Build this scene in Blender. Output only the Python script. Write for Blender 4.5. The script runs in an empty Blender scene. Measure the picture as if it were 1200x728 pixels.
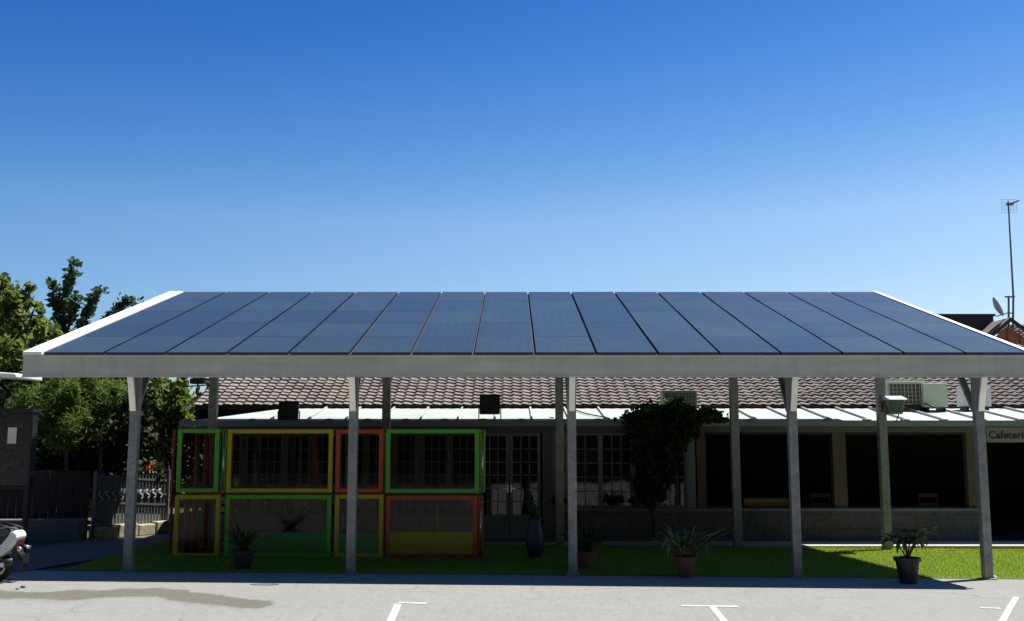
import bpy, math, random
import numpy as np
from mathutils import Vector, Matrix
R = random.Random(7)
NR = np.random.default_rng(11)
SC = bpy.context.scene
C = SC.collection
rad = math.radians
# ------------------------------------------------------------------ camera model (1200 px wide frame)
F = 1200.0; H = 1.95; PITCH = math.atan(152 / F); CC, SS = math.cos(PITCH), math.sin(PITCH)
def zv(v, Y):
    t = (364 - v) / F
    return Y * (t * CC + SS) / (CC - t * SS) + H
def P(u, v, Y):
    Z = zv(v, Y); zc = Y * CC + (Z - H) * SS
    return Vector(((u - 600) / F * zc, Y, Z))
def px(Y, Z=1.5):                       # pixels per metre at that depth
    return F / (Y * CC + (Z - H) * SS)
def XU(u, Y, Z=1.5): return (u - 600) / px(Y, Z)
def G(x): return -0.0087 * (max(-15.0, min(15.0, x)) - 6.7)
def ground(u, v):                       # point of the sloping ground seen at that pixel
    z = 0.0
    for _ in range(6):
        t = (364 - v) / F; d = z - H
        Y = d * (CC - t * SS) / (t * CC + SS)
        p = P(u, v, Y); z = G(p.x)
    return Vector((p.x, p.y, z))

# ------------------------------------------------------------------ materials
def nmat(name):
    m = bpy.data.materials.new(name); m.use_nodes = True
    nt = m.node_tree; return m, nt, nt.nodes['Principled BSDF']
def N(nt, t, **k):
    n = nt.nodes.new(t)
    for a, b in k.items():
        if a in n.inputs: n.inputs[a].default_value = b
        else: setattr(n, a, b)
    return n
def ramp(nt, fac, stops):
    r = nt.nodes.new('ShaderNodeValToRGB'); el = r.color_ramp.elements
    while len(el) < len(stops): el.new(0.5)
    for e, (p, c) in zip(el, stops): e.position = p; e.color = (*c, 1) if len(c) == 3 else c
    nt.links.new(fac, r.inputs[0]); return r.outputs[0]
def mixc(nt, fac, a, b, mode='MIX'):
    m = nt.nodes.new('ShaderNodeMix'); m.data_type = 'RGBA'; m.blend_type = mode
    for s, v in ((0, fac), (6, a), (7, b)):
        if hasattr(v, 'node'): nt.links.new(v, m.inputs[s])
        elif s == 0: m.inputs[0].default_value = v
        else: m.inputs[s].default_value = (*v, 1)
    return m.outputs[2]
def bump(nt, bsdf, h, strength=0.3, dist=0.02):
    b = N(nt, 'ShaderNodeBump', Strength=strength, Distance=dist)
    nt.links.new(h, b.inputs['Height']); nt.links.new(b.outputs[0], bsdf.inputs['Normal'])
def simple(name, col, rough=0.6, metal=0.0, var=0.18, scale=6.0, bmp=0.1, fine=60.0, spec=0.5):
    m, nt, b = nmat(name)
    tc = N(nt, 'ShaderNodeTexCoord')
    n1 = N(nt, 'ShaderNodeTexNoise', Scale=scale, Detail=6.0, Roughness=0.6); nt.links.new(tc.outputs['Object'], n1.inputs[0])
    n2 = N(nt, 'ShaderNodeTexNoise', Scale=fine, Detail=3.0); nt.links.new(tc.outputs['Object'], n2.inputs[0])
    lo = tuple(c * (1 - var) for c in col); hi = tuple(min(1, c * (1 + var)) for c in col)
    c1 = ramp(nt, n1.outputs[0], [(0.3, lo), (0.7, hi)])
    c2 = mixc(nt, 0.25, c1, ramp(nt, n2.outputs[0], [(0.3, tuple(c * 0.6 for c in col)), (0.7, tuple(min(1, c * 1.35) for c in col))]))
    nt.links.new(c2, b.inputs['Base Color'])
    rr = ramp(nt, n1.outputs[0], [(0.3, (max(0.03, rough - 0.08),) * 3), (0.7, (min(1, rough + 0.08),) * 3)])
    nt.links.new(rr, b.inputs['Roughness']); b.inputs['Metallic'].default_value = metal
    b.inputs['Specular IOR Level'].default_value = spec
    if bmp: bump(nt, b, n2.outputs[0], bmp, 0.01)
    return m
M = {}
# worn pale asphalt
def asphalt(name, base, cracks=True, stain=None):
    m, nt, b = nmat(name); tc = N(nt, 'ShaderNodeTexCoord'); o = tc.outputs['Object']
    big = N(nt, 'ShaderNodeTexNoise', Scale=0.55, Detail=7.0, Roughness=0.65, Distortion=0.6); nt.links.new(o, big.inputs[0])
    mp = N(nt, 'ShaderNodeMapping'); mp.inputs['Scale'].default_value = (0.5, 2.2, 1); nt.links.new(o, mp.inputs[0])
    mid = N(nt, 'ShaderNodeTexNoise', Scale=2.6, Detail=8.0, Roughness=0.7); nt.links.new(mp.outputs[0], mid.inputs[0])
    fine = N(nt, 'ShaderNodeTexNoise', Scale=95.0, Detail=4.0, Roughness=0.8); nt.links.new(o, fine.inputs[0])
    v = N(nt, 'ShaderNodeTexVoronoi', Scale=150.0); nt.links.new(o, v.inputs[0])
    k = lambda f: tuple(c * f for c in base)
    c = ramp(nt, big.outputs[0], [(0.32, k(0.72)), (0.5, k(0.98)), (0.68, k(1.2))])
    c = mixc(nt, 0.45, c, ramp(nt, mid.outputs[0], [(0.3, k(0.55)), (0.5, k(1.0)), (0.75, k(1.25))]))
    c = mixc(nt, 0.35, c, ramp(nt, fine.outputs[0], [(0.32, k(0.3)), (0.5, k(1.0)), (0.7, k(1.6))]))
    mp2 = N(nt, 'ShaderNodeMapping'); mp2.inputs['Scale'].default_value = (1.6, 0.4, 1); nt.links.new(o, mp2.inputs[0])
    pt = N(nt, 'ShaderNodeTexNoise', Scale=11.0, Detail=9.0, Roughness=0.85); nt.links.new(mp2.outputs[0], pt.inputs[0])
    c = mixc(nt, 0.5, c, ramp(nt, pt.outputs[0], [(0.34, k(0.45)), (0.48, k(1.0)), (0.66, k(1.3))]))
    c = mixc(nt, 0.3, c, ramp(nt, v.outputs['Distance'], [(0.1, k(1.3)), (0.8, k(0.6))]))
    if cracks:
        dn = N(nt, 'ShaderNodeTexNoise', Scale=1.8, Detail=5.0); nt.links.new(o, dn.inputs[0])
        mx = N(nt, 'ShaderNodeMix', data_type='VECTOR'); mx.inputs[0].default_value = 0.3
        nt.links.new(o, mx.inputs[4]); nt.links.new(dn.outputs[1], mx.inputs[5])
        cr = N(nt, 'ShaderNodeTexVoronoi', Scale=0.75, feature='DISTANCE_TO_EDGE'); nt.links.new(mx.outputs[1], cr.inputs[0])
        f = ramp(nt, cr.outputs['Distance'], [(0.0, (1, 1, 1)), (0.008, (0.25,) * 3), (0.016, (0, 0, 0))])
        gate = ramp(nt, big.outputs[0], [(0.47, (0, 0, 0)), (0.6, (1, 1, 1))])
        ff = mixc(nt, 1.0, f, gate, 'MULTIPLY')
        ff = mixc(nt, 1.0, ff, (0.5, 0.5, 0.5), 'MULTIPLY')
        c = mixc(nt, ff, c, k(0.35))
    if stain:
        at = N(nt, 'ShaderNodeAttribute'); at.attribute_name = 'wet'
        sn = N(nt, 'ShaderNodeTexNoise', Scale=7.0, Detail=9.0, Roughness=0.8); nt.links.new(o, sn.inputs[0])
        ad = N(nt, 'ShaderNodeMath', operation='ADD'); nt.links.new(at.outputs['Fac'], ad.inputs[0]); nt.links.new(sn.outputs[0], ad.inputs[1])
        f = ramp(nt, ad.outputs[0], [(0.60, (0, 0, 0)), (0.88, (0.7,) * 3), (1.15, (1, 1, 1))])
        c = mixc(nt, f, c, mixc(nt, 1.0, c, stain, 'MULTIPLY'))
    nt.links.new(c, b.inputs['Base Color']); b.inputs['Roughness'].default_value = 0.88
    b.inputs['Specular IOR Level'].default_value = 0.3
    bump(nt, b, fine.outputs[0], 0.55, 0.012)
    return m
M['asphalt'] = asphalt('worn_asphalt', (0.245, 0.245, 0.226))
M['damp'] = asphalt('damp_asphalt', (0.245, 0.245, 0.226), True, (0.54, 0.51, 0.45))
M['concrete'] = asphalt('pale_concrete', (0.42, 0.41, 0.38), False)
M['path'] = asphalt('path_paving', (0.15, 0.12, 0.105), False)
M['soil'] = simple('soil', (0.06, 0.055, 0.035), 0.95, scale=2, var=0.4)
def paint_mat():
    m, nt, b = nmat('road_paint'); tc = N(nt, 'ShaderNodeTexCoord'); o = tc.outputs['Object']
    n = N(nt, 'ShaderNodeTexNoise', Scale=22.0, Detail=8.0, Roughness=0.8); nt.links.new(o, n.inputs[0])
    nt.links.new(ramp(nt, n.outputs[0], [(0.36, (0.22, 0.22, 0.2)), (0.54, (0.6, 0.6, 0.58))]), b.inputs['Base Color'])
    b.inputs['Roughness'].default_value = 0.8; return m
M['paint'] = paint_mat()
def turf_mat():
    m, nt, b = nmat('turf'); tc = N(nt, 'ShaderNodeTexCoord'); o = tc.outputs['Object']
    n = N(nt, 'ShaderNodeTexNoise', Scale=1.6, Detail=8.0, Roughness=0.7); nt.links.new(o, n.inputs[0])
    f = N(nt, 'ShaderNodeTexNoise', Scale=120.0, Detail=4.0, Roughness=0.8); nt.links.new(o, f.inputs[0])
    c = ramp(nt, n.outputs[0], [(0.3, (0.09, 0.135, 0.008)), (0.7, (0.15, 0.20, 0.014))])
    c = mixc(nt, 0.5, c, ramp(nt, f.outputs[0], [(0.3, (0.05, 0.12, 0.008)), (0.7, (0.22, 0.38, 0.05))]))
    nt.links.new(c, b.inputs['Base Color']); b.inputs['Roughness'].default_value = 0.8
    bump(nt, b, f.outputs[0], 0.8, 0.03); return m
M['turf'] = turf_mat()
def galv(name, col, rough=0.42, metal=0.75, scale=1.1):
    m, nt, b = nmat(name); tc = N(nt, 'ShaderNodeTexCoord'); o = tc.outputs['Object']
    n = N(nt, 'ShaderNodeTexNoise', Scale=scale, Detail=5.0, Roughness=0.55, Distortion=0.8); nt.links.new(o, n.inputs[0])
    f = N(nt, 'ShaderNodeTexNoise', Scale=55.0, Detail=4.0); nt.links.new(o, f.inputs[0])
    k = lambda q: tuple(min(1, c * q) for c in col)
    c = ramp(nt, n.outputs[0], [(0.3, k(0.66)), (0.5, k(1.0)), (0.7, k(1.28))])
    c = mixc(nt, 0.3, c, ramp(nt, f.outputs[0], [(0.3, k(0.6)), (0.7, k(1.3))]))
    nt.links.new(c, b.inputs['Base Color']); b.inputs['Metallic'].default_value = metal
    nt.links.new(ramp(nt, n.outputs[0], [(0.3, (rough + 0.12,) * 3), (0.7, (rough - 0.1,) * 3)]), b.inputs['Roughness'])
    w = N(nt, 'ShaderNodeTexNoise', Scale=2.2, Detail=2.0); nt.links.new(o, w.inputs[0])
    bump(nt, b, w.outputs[0], 0.6, 0.06); return m
def fascia_mat():
    m, nt, b = nmat('galvanised_fascia'); g = N(nt, 'ShaderNodeNewGeometry')
    mp = N(nt, 'ShaderNodeMapping'); mp.inputs['Scale'].default_value = (0.45, 1, 1.6); nt.links.new(g.outputs['Position'], mp.inputs[0])
    n = N(nt, 'ShaderNodeTexNoise', Scale=1.0, Detail=3.0, Roughness=0.5); nt.links.new(mp.outputs[0], n.inputs[0])
    st = N(nt, 'ShaderNodeMapping'); st.inputs['Scale'].default_value = (9, 1, 0.5); nt.links.new(g.outputs['Position'], st.inputs[0])
    n2 = N(nt, 'ShaderNodeTexNoise', Scale=1.0, Detail=5.0); nt.links.new(st.outputs[0], n2.inputs[0])
    c = ramp(nt, n.outputs[0], [(0.32, (0.68, 0.69, 0.63)), (0.5, (0.82, 0.82, 0.75)), (0.7, (0.93, 0.92, 0.85))])
    c = mixc(nt, 0.16, c, ramp(nt, n2.outputs[0], [(0.35, (0.45, 0.42, 0.33)), (0.6, (0.9, 0.9, 0.82))]))
    nt.links.new(c, b.inputs['Base Color']); b.inputs['Metallic'].default_value = 0.7
    nt.links.new(ramp(nt, n.outputs[0], [(0.3, (0.42,) * 3), (0.7, (0.3,) * 3)]), b.inputs['Roughness'])
    bump(nt, b, n.outputs[0], 0.5, 0.04); return m
M['fascia'] = fascia_mat()
M['post'] = galv('galvanised_post', (0.25, 0.25, 0.24), 0.5, 0.3, 9.0)
M['flash'] = simple('white_flashing', (0.78, 0.79, 0.8), 0.45, 0.0, 0.03, 2)
def pv_mat():
    m, nt, b = nmat('solar_glass'); tc = N(nt, 'ShaderNodeTexCoord'); o = tc.outputs['Object']
    br = N(nt, 'ShaderNodeTexBrick', Scale=1.0); br.offset = 0.0
    br.inputs['Brick Width'].default_value = 0.14; br.inputs['Row Height'].default_value = 0.14
    br.inputs['Mortar Size'].default_value = 0.004; br.inputs['Mortar Smooth'].default_value = 0.2
    br.inputs['Color1'].default_value = (0.008, 0.017, 0.032, 1); br.inputs['Color2'].default_value = (0.010, 0.021, 0.038, 1)
    br.inputs['Mortar'].default_value = (0.035, 0.045, 0.07, 1); nt.links.new(o, br.inputs[0])
    n = N(nt, 'ShaderNodeTexNoise', Scale=0.8, Detail=8.0, Roughness=0.7); nt.links.new(N(nt, 'ShaderNodeNewGeometry').outputs['Position'], n.inputs[0])
    c = mixc(nt, ramp(nt, n.outputs[0], [(0.25, (0.3,) * 3), (0.8, (0.42,) * 3)]), br.outputs[0], (0.072, 0.10, 0.092))
    oi = N(nt, 'ShaderNodeObjectInfo'); c = mixc(nt, 1.0, c, ramp(nt, oi.outputs['Random'], [(0, (0.8, 0.82, 0.86)), (1, (1.18, 1.15, 1.1))]), 'MULTIPLY')
    nt.links.new(c, b.inputs['Base Color'])
    nt.links.new(ramp(nt, n.outputs[0], [(0.3, (0.26,) * 3), (0.7, (0.33,) * 3)]), b.inputs['Roughness'])
    b.inputs['IOR'].default_value = 1.42; return m
M['pv'] = pv_mat()
M['black'] = simple('black_plastic', (0.012, 0.012, 0.014), 0.5)
M['pvframe'] = simple('black_anodised', (0.008, 0.008, 0.01), 0.45)
M['darkroof'] = simple('dark_deck', (0.03, 0.03, 0.032), 0.8)
M['white'] = simple('shade_darkened_white', (0.17, 0.18, 0.172), 0.6, var=0.1)  # white doors and frames: shade put into the colour, lowered to grey
M['bright'] = simple('bright_white', (0.78, 0.79, 0.77), 0.5, var=0.05)
M['grey'] = simple('grey_render', (0.12, 0.12, 0.115), 0.9, var=0.25, scale=2)
M['sill'] = simple('sill_stone', (0.18, 0.18, 0.165), 0.85)
M['wood'] = simple('stained_wood', (0.095, 0.062, 0.035), 0.7, scale=3, var=0.3)
M['gutter'] = simple('gutter_metal', (0.20, 0.23, 0.21), 0.55, 0.2, 0.12, 1.5)
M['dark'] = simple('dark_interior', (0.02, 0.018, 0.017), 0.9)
M['ochre'] = simple('ochre_laminate', (0.45, 0.26, 0.04), 0.6)
M['terracotta'] = simple('terracotta', (0.17, 0.065, 0.035), 0.85)
M['eave'] = simple('eave_board', (0.035, 0.028, 0.028), 0.8)
M['ac'] = simple('ac_cream', (0.48, 0.55, 0.40), 0.6, var=0.08)
M['acw'] = simple('ac_white', (0.6, 0.62, 0.62), 0.6, var=0.08)
M['acg'] = simple('ac_green_grey', (0.16, 0.2, 0.16), 0.6)
M['grille'] = simple('ac_grille', (0.08, 0.065, 0.05), 0.6, scale=30, var=0.4)
M['lampglass'] = simple('lamp_glass', (0.10, 0.15, 0.14), 0.15)
M['orange_wood'] = simple('varnished_gable', (0.30, 0.11, 0.045), 0.6, scale=5, var=0.3)
M['dish'] = simple('dish_grey', (0.35, 0.36, 0.36), 0.5)
M['iron'] = simple('cast_fence', (0.13, 0.14, 0.145), 0.6, 0.3)
M['limestone'] = simple('limestone', (0.38, 0.34, 0.24), 0.9, scale=8, var=0.35, bmp=0.5)
M['darkfence'] = simple('dark_boards', (0.009, 0.009, 0.009), 0.8)
M['chrome'] = simple('scuffed_chrome', (0.5, 0.5, 0.5), 0.25, 0.9)
M['rubber'] = simple('rubber', (0.015, 0.015, 0.015), 0.85)
M['seat'] = simple('seat_vinyl', (0.035, 0.05, 0.055), 0.55)
M['redlens'] = simple('red_lens', (0.35, 0.02, 0.015), 0.2)
M['smoke'] = simple('smoked_lens', (0.10, 0.03, 0.03), 0.2)
M['poster'] = simple('white_paper', (0.85, 0.86, 0.84), 0.7, var=0.06)
M['blueb'] = simple('dark_blue_glaze', (0.012, 0.018, 0.045), 0.45)
def colour(name, col): return simple(name, col, 0.45, 0.0, 0.1, 3, 0.05)
M['f_green'] = colour('green_gloss', (0.10, 0.42, 0.02)); M['f_yellow'] = colour('yellow_gloss', (0.50, 0.38, 0.01))
M['f_red'] = colour('red_gloss', (0.50, 0.055, 0.012)); M['f_orange'] = colour('orange_gloss', (0.45, 0.14, 0.015))
M['kick_green'] = colour('green_board', (0.055, 0.22, 0.03)); M['kick_yellow'] = colour('yellow_board', (0.34, 0.26, 0.012)); M['f_olive'] = colour('olive_gloss', (0.12, 0.14, 0.03))
def glass(name, tint, f0=0.06, rough=0.03, k=1.0):
    m, nt, b = nmat(name); nt.nodes.remove(b); out = nt.nodes['Material Output']
    t = N(nt, 'ShaderNodeBsdfTransparent'); t.inputs[0].default_value = (*tint, 1)
    g = N(nt, 'ShaderNodeBsdfGlossy'); g.inputs['Roughness'].default_value = rough; g.inputs[0].default_value = (0.9, 0.93, 0.92, 1)
    fr = N(nt, 'ShaderNodeFresnel', IOR=1.5); ad = N(nt, 'ShaderNodeMath', operation='ADD'); ad.inputs[1].default_value = f0
    sc_m = N(nt, 'ShaderNodeMath', operation='MULTIPLY'); sc_m.inputs[1].default_value = k; nt.links.new(fr.outputs[0], sc_m.inputs[0]); nt.links.new(sc_m.outputs[0], ad.inputs[0])
    w = N(nt, 'ShaderNodeTexNoise', Scale=0.9, Detail=2.0); bp = N(nt, 'ShaderNodeBump', Strength=0.06, Distance=0.05)
    nt.links.new(N(nt, 'ShaderNodeNewGeometry').outputs['Position'], w.inputs[0])
    nt.links.new(w.outputs[0], bp.inputs['Height']); nt.links.new(bp.outputs[0], g.inputs['Normal'])
    mx = N(nt, 'ShaderNodeMixShader'); nt.links.new(ad.outputs[0], mx.inputs[0]); nt.links.new(t.outputs[0], mx.inputs[1]); nt.links.new(g.outputs[0], mx.inputs[2])
    nt.links.new(mx.outputs[0], out.inputs[0]); return m
M['glass'] = glass('window_glass', (0.5, 0.55, 0.53), 0.0, k=0.8)
M['clear'] = glass('clear_sheet', (0.72, 0.66, 0.6), 0.0, 0.1, 0.3)
M['darkglass'] = glass('tinted_glass', (0.25, 0.27, 0.27), 0.0)
def stone_mat():
    m, nt, b = nmat('stone_blocks'); tc = N(nt, 'ShaderNodeTexCoord')
    sep = N(nt, 'ShaderNodeSeparateXYZ'); nt.links.new(tc.outputs['Object'], sep.inputs[0])
    cb = N(nt, 'ShaderNodeCombineXYZ'); nt.links.new(sep.outputs[0], cb.inputs[0]); nt.links.new(sep.outputs[2], cb.inputs[1])
    dn = N(nt, 'ShaderNodeTexNoise', Scale=3.0, Detail=3.0); nt.links.new(cb.outputs[0], dn.inputs[0])
    mx = N(nt, 'ShaderNodeMix', data_type='VECTOR'); mx.inputs[0].default_value = 0.04
    nt.links.new(cb.outputs[0], mx.inputs[4]); nt.links.new(dn.outputs[1], mx.inputs[5])
    br = N(nt, 'ShaderNodeTexBrick', Scale=1.0); br.inputs['Brick Width'].default_value = 0.62; br.inputs['Row Height'].default_value = 0.27
    br.inputs['Mortar Size'].default_value = 0.014; br.inputs['Color1'].default_value = (0.14, 0.12, 0.10, 1)
    br.inputs['Color2'].default_value = (0.085, 0.08, 0.068, 1); br.inputs['Mortar'].default_value = (0.05, 0.048, 0.042, 1)
    nt.links.new(mx.outputs[1], br.inputs[0])
    n = N(nt, 'ShaderNodeTexNoise', Scale=9.0, Detail=8.0, Roughness=0.7); nt.links.new(tc.outputs['Object'], n.inputs[0])
    c = mixc(nt, 0.55, br.outputs[0], ramp(nt, n.outputs[0], [(0.3, (0.05, 0.05, 0.042)), (0.7, (0.17, 0.155, 0.13))]))
    nt.links.new(c, b.inputs['Base Color']); b.inputs['Roughness'].default_value = 0.9
    bump(nt, b, br.outputs['Fac'], -0.4, 0.02); return m
M['stone'] = stone_mat()  # block colours taken darker, carrying part of the shade
def tile_mat():
    m, nt, b = nmat('clay_tiles'); g = N(nt, 'ShaderNodeNewGeometry'); tc = N(nt, 'ShaderNodeTexCoord'); o = tc.outputs['Object']
    mp = N(nt, 'ShaderNodeMapping'); mp.inputs['Scale'].default_value = (1 / 0.212, 1 / 0.22, 0.0); nt.links.new(o, mp.inputs[0])
    wn = N(nt, 'ShaderNodeTexVoronoi', Scale=1.0, Randomness=0.15); nt.links.new(mp.outputs[0], wn.inputs[0])
    n = N(nt, 'ShaderNodeTexNoise', Scale=0.9, Detail=6.0); nt.links.new(o, n.inputs[0])
    f = N(nt, 'ShaderNodeTexNoise', Scale=28.0, Detail=6.0, Roughness=0.75); nt.links.new(o, f.inputs[0])
    sp = N(nt, 'ShaderNodeSeparateColor'); nt.links.new(wn.outputs['Color'], sp.inputs[0])
    c = ramp(nt, sp.outputs[0], [(0.1, (0.165, 0.152, 0.137)), (0.6, (0.22, 0.202, 0.184)), (0.95, (0.235, 0.182, 0.16))])
    c = mixc(nt, 0.4, c, ramp(nt, n.outputs[0], [(0.35, (0.12, 0.105, 0.093)), (0.7, (0.25, 0.22, 0.197))]))
    c = mixc(nt, 0.3, c, ramp(nt, f.outputs[0], [(0.35, (0.08, 0.07, 0.065)), (0.65, (0.42, 0.36, 0.33))]))
    nt.links.new(c, b.inputs['Base Color']); b.inputs['Roughness'].default_value = 0.95; b.inputs['Specular IOR Level'].default_value = 0.1
    bump(nt, b, f.outputs[0], 0.3, 0.01); return m
M['tiles'] = tile_mat()
def sheet_mat():
    m, nt, b = nmat('white_sheet'); g = N(nt, 'ShaderNodeNewGeometry')
    n = N(nt, 'ShaderNodeTexNoise', Scale=1.4, Detail=6.0, Roughness=0.65); nt.links.new(g.outputs['Position'], n.inputs[0])
    c = ramp(nt, n.outputs[0], [(0.3, (0.33, 0.37, 0.33)), (0.6, (0.43, 0.46, 0.42))])
    nt.links.new(c, b.inputs['Base Color']); b.inputs['Roughness'].default_value = 0.6; return m
M['sheet'] = sheet_mat()
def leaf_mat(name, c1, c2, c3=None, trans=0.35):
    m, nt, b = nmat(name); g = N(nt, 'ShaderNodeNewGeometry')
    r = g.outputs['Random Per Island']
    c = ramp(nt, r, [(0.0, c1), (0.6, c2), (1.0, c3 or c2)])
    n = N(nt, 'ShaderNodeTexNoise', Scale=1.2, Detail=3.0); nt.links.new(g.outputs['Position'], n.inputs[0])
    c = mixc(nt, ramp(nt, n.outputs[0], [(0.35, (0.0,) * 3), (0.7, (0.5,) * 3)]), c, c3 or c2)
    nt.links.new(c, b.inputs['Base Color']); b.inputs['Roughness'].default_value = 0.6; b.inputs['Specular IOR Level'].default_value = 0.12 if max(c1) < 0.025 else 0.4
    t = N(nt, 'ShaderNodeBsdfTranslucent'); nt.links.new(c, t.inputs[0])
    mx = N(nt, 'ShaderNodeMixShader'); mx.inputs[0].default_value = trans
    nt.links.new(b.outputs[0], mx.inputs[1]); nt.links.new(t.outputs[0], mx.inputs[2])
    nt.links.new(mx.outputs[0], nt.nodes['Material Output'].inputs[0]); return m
M['leafA'] = leaf_mat('fig_leaves', (0.06, 0.10, 0.016), (0.14, 0.20, 0.032), (0.27, 0.33, 0.08), 0.5)
M['leafB'] = leaf_mat('shoot_leaves', (0.035, 0.07, 0.028), (0.075, 0.125, 0.05), (0.14, 0.19, 0.07), 0.4)
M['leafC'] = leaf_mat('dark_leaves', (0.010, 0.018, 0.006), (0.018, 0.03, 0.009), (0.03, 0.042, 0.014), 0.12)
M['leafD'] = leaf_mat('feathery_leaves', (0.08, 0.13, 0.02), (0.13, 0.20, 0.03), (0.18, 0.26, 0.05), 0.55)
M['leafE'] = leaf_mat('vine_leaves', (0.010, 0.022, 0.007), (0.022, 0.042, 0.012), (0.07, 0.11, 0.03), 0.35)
M['leafF'] = leaf_mat('spider_leaves', (0.03, 0.06, 0.018), (0.07, 0.10, 0.03), (0.26, 0.27, 0.12), 0.2)
M['leafG'] = leaf_mat('croton_leaves', (0.02, 0.045, 0.015), (0.05, 0.08, 0.02), (0.16, 0.17, 0.06), 0.15)
M['blades'] = leaf_mat('turf_blades', (0.14, 0.21, 0.010), (0.27, 0.37, 0.018), (0.34, 0.44, 0.035), 0.5)
M['petal'] = leaf_mat('geranium_petals', (0.5, 0.1, 0.04), (0.6, 0.2, 0.08), (0.6, 0.25, 0.15), 0.2)
M['bark'] = simple('bark', (0.07, 0.055, 0.04), 0.95, scale=9, var=0.4, bmp=0.6)

# ------------------------------------------------------------------ mesh builder
class MB:
    def __init__(s): s.v = []; s.f = []
    def add(s, vs, fs):
        k = len(s.v); s.v += [tuple(p) for p in vs]; s.f += [tuple(i + k for i in q) for q in fs]; return s
    def box(s, x0, x1, y0, y1, z0, z1, mtx=None):
        vs = [Vector((x, y, z)) for z in (z0, z1) for y in (y0, y1) for x in (x0, x1)]
        if mtx: vs = [mtx @ p for p in vs]
        return s.add(vs, [(0, 2, 3, 1), (4, 5, 7, 6), (0, 1, 5, 4), (2, 6, 7, 3), (0, 4, 6, 2), (1, 3, 7, 5)])
    def tube(s, pts, rs, n=8, caps=True):
        pts = [Vector(p) for p in pts]
        if not hasattr(rs, '__len__'): rs = [rs] * len(pts)
        rings = []
        for i, p in enumerate(pts):
            d = (pts[min(i + 1, len(pts) - 1)] - pts[max(i - 1, 0)]).normalized()
            a = d.cross(Vector((0, 0, 1)) if abs(d.z) < 0.95 else Vector((1, 0, 0))).normalized(); b = d.cross(a)
            rings.append([p + (a * math.cos(2 * math.pi * k / n) + b * math.sin(2 * math.pi * k / n)) * rs[i] for k in range(n)])
        vs = [q for r in rings for q in r]; fs = []
        for i in range(len(pts) - 1):
            for k in range(n): fs.append((i * n + k, i * n + (k + 1) % n, (i + 1) * n + (k + 1) % n, (i + 1) * n + k))
        if caps: fs += [tuple(range(n))[::-1], tuple((len(pts) - 1) * n + k for k in range(n))]
        return s.add(vs, fs)
    def bar(s, a, b, w, h, up=Vector((0, 0, 1))):
        a, b = Vector(a), Vector(b); d = (b - a).normalized()
        x = d.cross(up).normalized(); y = x.cross(d)
        vs = []
        for p in (a, b):
            for i, j in ((-1, -1), (1, -1), (1, 1), (-1, 1)): vs.append(p + x * i * w / 2 + y * j * h / 2)
        return s.add(vs, [(0, 1, 2, 3), (7, 6, 5, 4), (0, 4, 5, 1), (1, 5, 6, 2), (2, 6, 7, 3), (3, 7, 4, 0)])
    def lathe(s, cx, cy, prof, n=20):
        vs = [(cx + r * math.cos(2 * math.pi * k / n), cy + r * math.sin(2 * math.pi * k / n), z) for r, z in prof for k in range(n)]
        fs = [(i * n + k, i * n + (k + 1) % n, (i + 1) * n + (k + 1) % n, (i + 1) * n + k) for i in range(len(prof) - 1) for k in range(n)]
        fs += [tuple(range(n))[::-1], tuple((len(prof) - 1) * n + k for k in range(n))]
        return s.add(vs, fs)
    def prism(s, prof, y0, y1, inset=0.0):           # profile in x-z, extruded along y, optional narrower outer faces
        n = len(prof); cx = sum(p[0] for p in prof) / n; cz = sum(p[1] for p in prof) / n
        def ring(y, k): return [(cx + (p[0] - cx) * k, y, cz + (p[1] - cz) * k) for p in prof]
        if inset:
            t = (y1 - y0) * 0.22
            rs = [ring(y0, 1 - inset), ring(y0 + t * 0.4, 1 - inset * 0.35), ring(y0 + t, 1), ring(y1 - t, 1), ring(y1 - t * 0.4, 1 - inset * 0.35), ring(y1, 1 - inset)]
        else: rs = [ring(y0, 1), ring(y1, 1)]
        vs = [q for r in rs for q in r]; fs = [tuple(range(n)), tuple((len(rs) - 1) * n + k for k in range(n))[::-1]]
        for i in range(len(rs) - 1):
            for k in range(n): fs.append((i * n + k, (i + 1) * n + k, (i + 1) * n + (k + 1) % n, i * n + (k + 1) % n))
        return s.add(vs, fs)
    def frame(s, x0, x1, z0, z1, y0, y1, w):          # rectangular ring in x-z
        s.box(x0, x0 + w, y0, y1, z0, z1); s.box(x1 - w, x1, y0, y1, z0, z1)
        s.box(x0 + w, x1 - w, y0, y1, z0, z0 + w); s.box(x0 + w, x1 - w, y0, y1, z1 - w, z1); return s
    def sphere(s, c, r, n=10, sc=(1, 1, 1)):
        vs = []; fs = []; m = n // 2 + 1
        for i in range(m):
            t = math.pi * (i + 0.02) / (m - 1) if i < m - 1 else math.pi * 0.995
            for k in range(n):
                a = 2 * math.pi * k / n
                vs.append((c[0] + r * sc[0] * math.sin(t) * math.cos(a), c[1] + r * sc[1] * math.sin(t) * math.sin(a), c[2] + r * sc[2] * math.cos(t)))
        for i in range(m - 1):
            for k in range(n): fs.append((i * n + k, (i + 1) * n + k, (i + 1) * n + (k + 1) % n, i * n + (k + 1) % n))
        return s.add(vs, fs)
    def build(s, name, mat, parent=None, smooth=False, bevel=0.0):
        me = bpy.data.meshes.new(name); me.from_pydata(s.v, [], s.f); me.validate(); me.materials.append(mat)
        if smooth: me.polygons.foreach_set('use_smooth', [True] * len(me.polygons))
        o = bpy.data.objects.new(name, me); C.objects.link(o)
        if parent:
            o.parent = parent; o.matrix_parent_inverse = Matrix.Translation(-parent.location) if parent.type == 'EMPTY' else Matrix.Identity(4)
        if bevel:
            b = o.modifiers.new('bevel', 'BEVEL'); b.width = bevel; b.segments = 2; b.limit_method = 'ANGLE'
        return o
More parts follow.
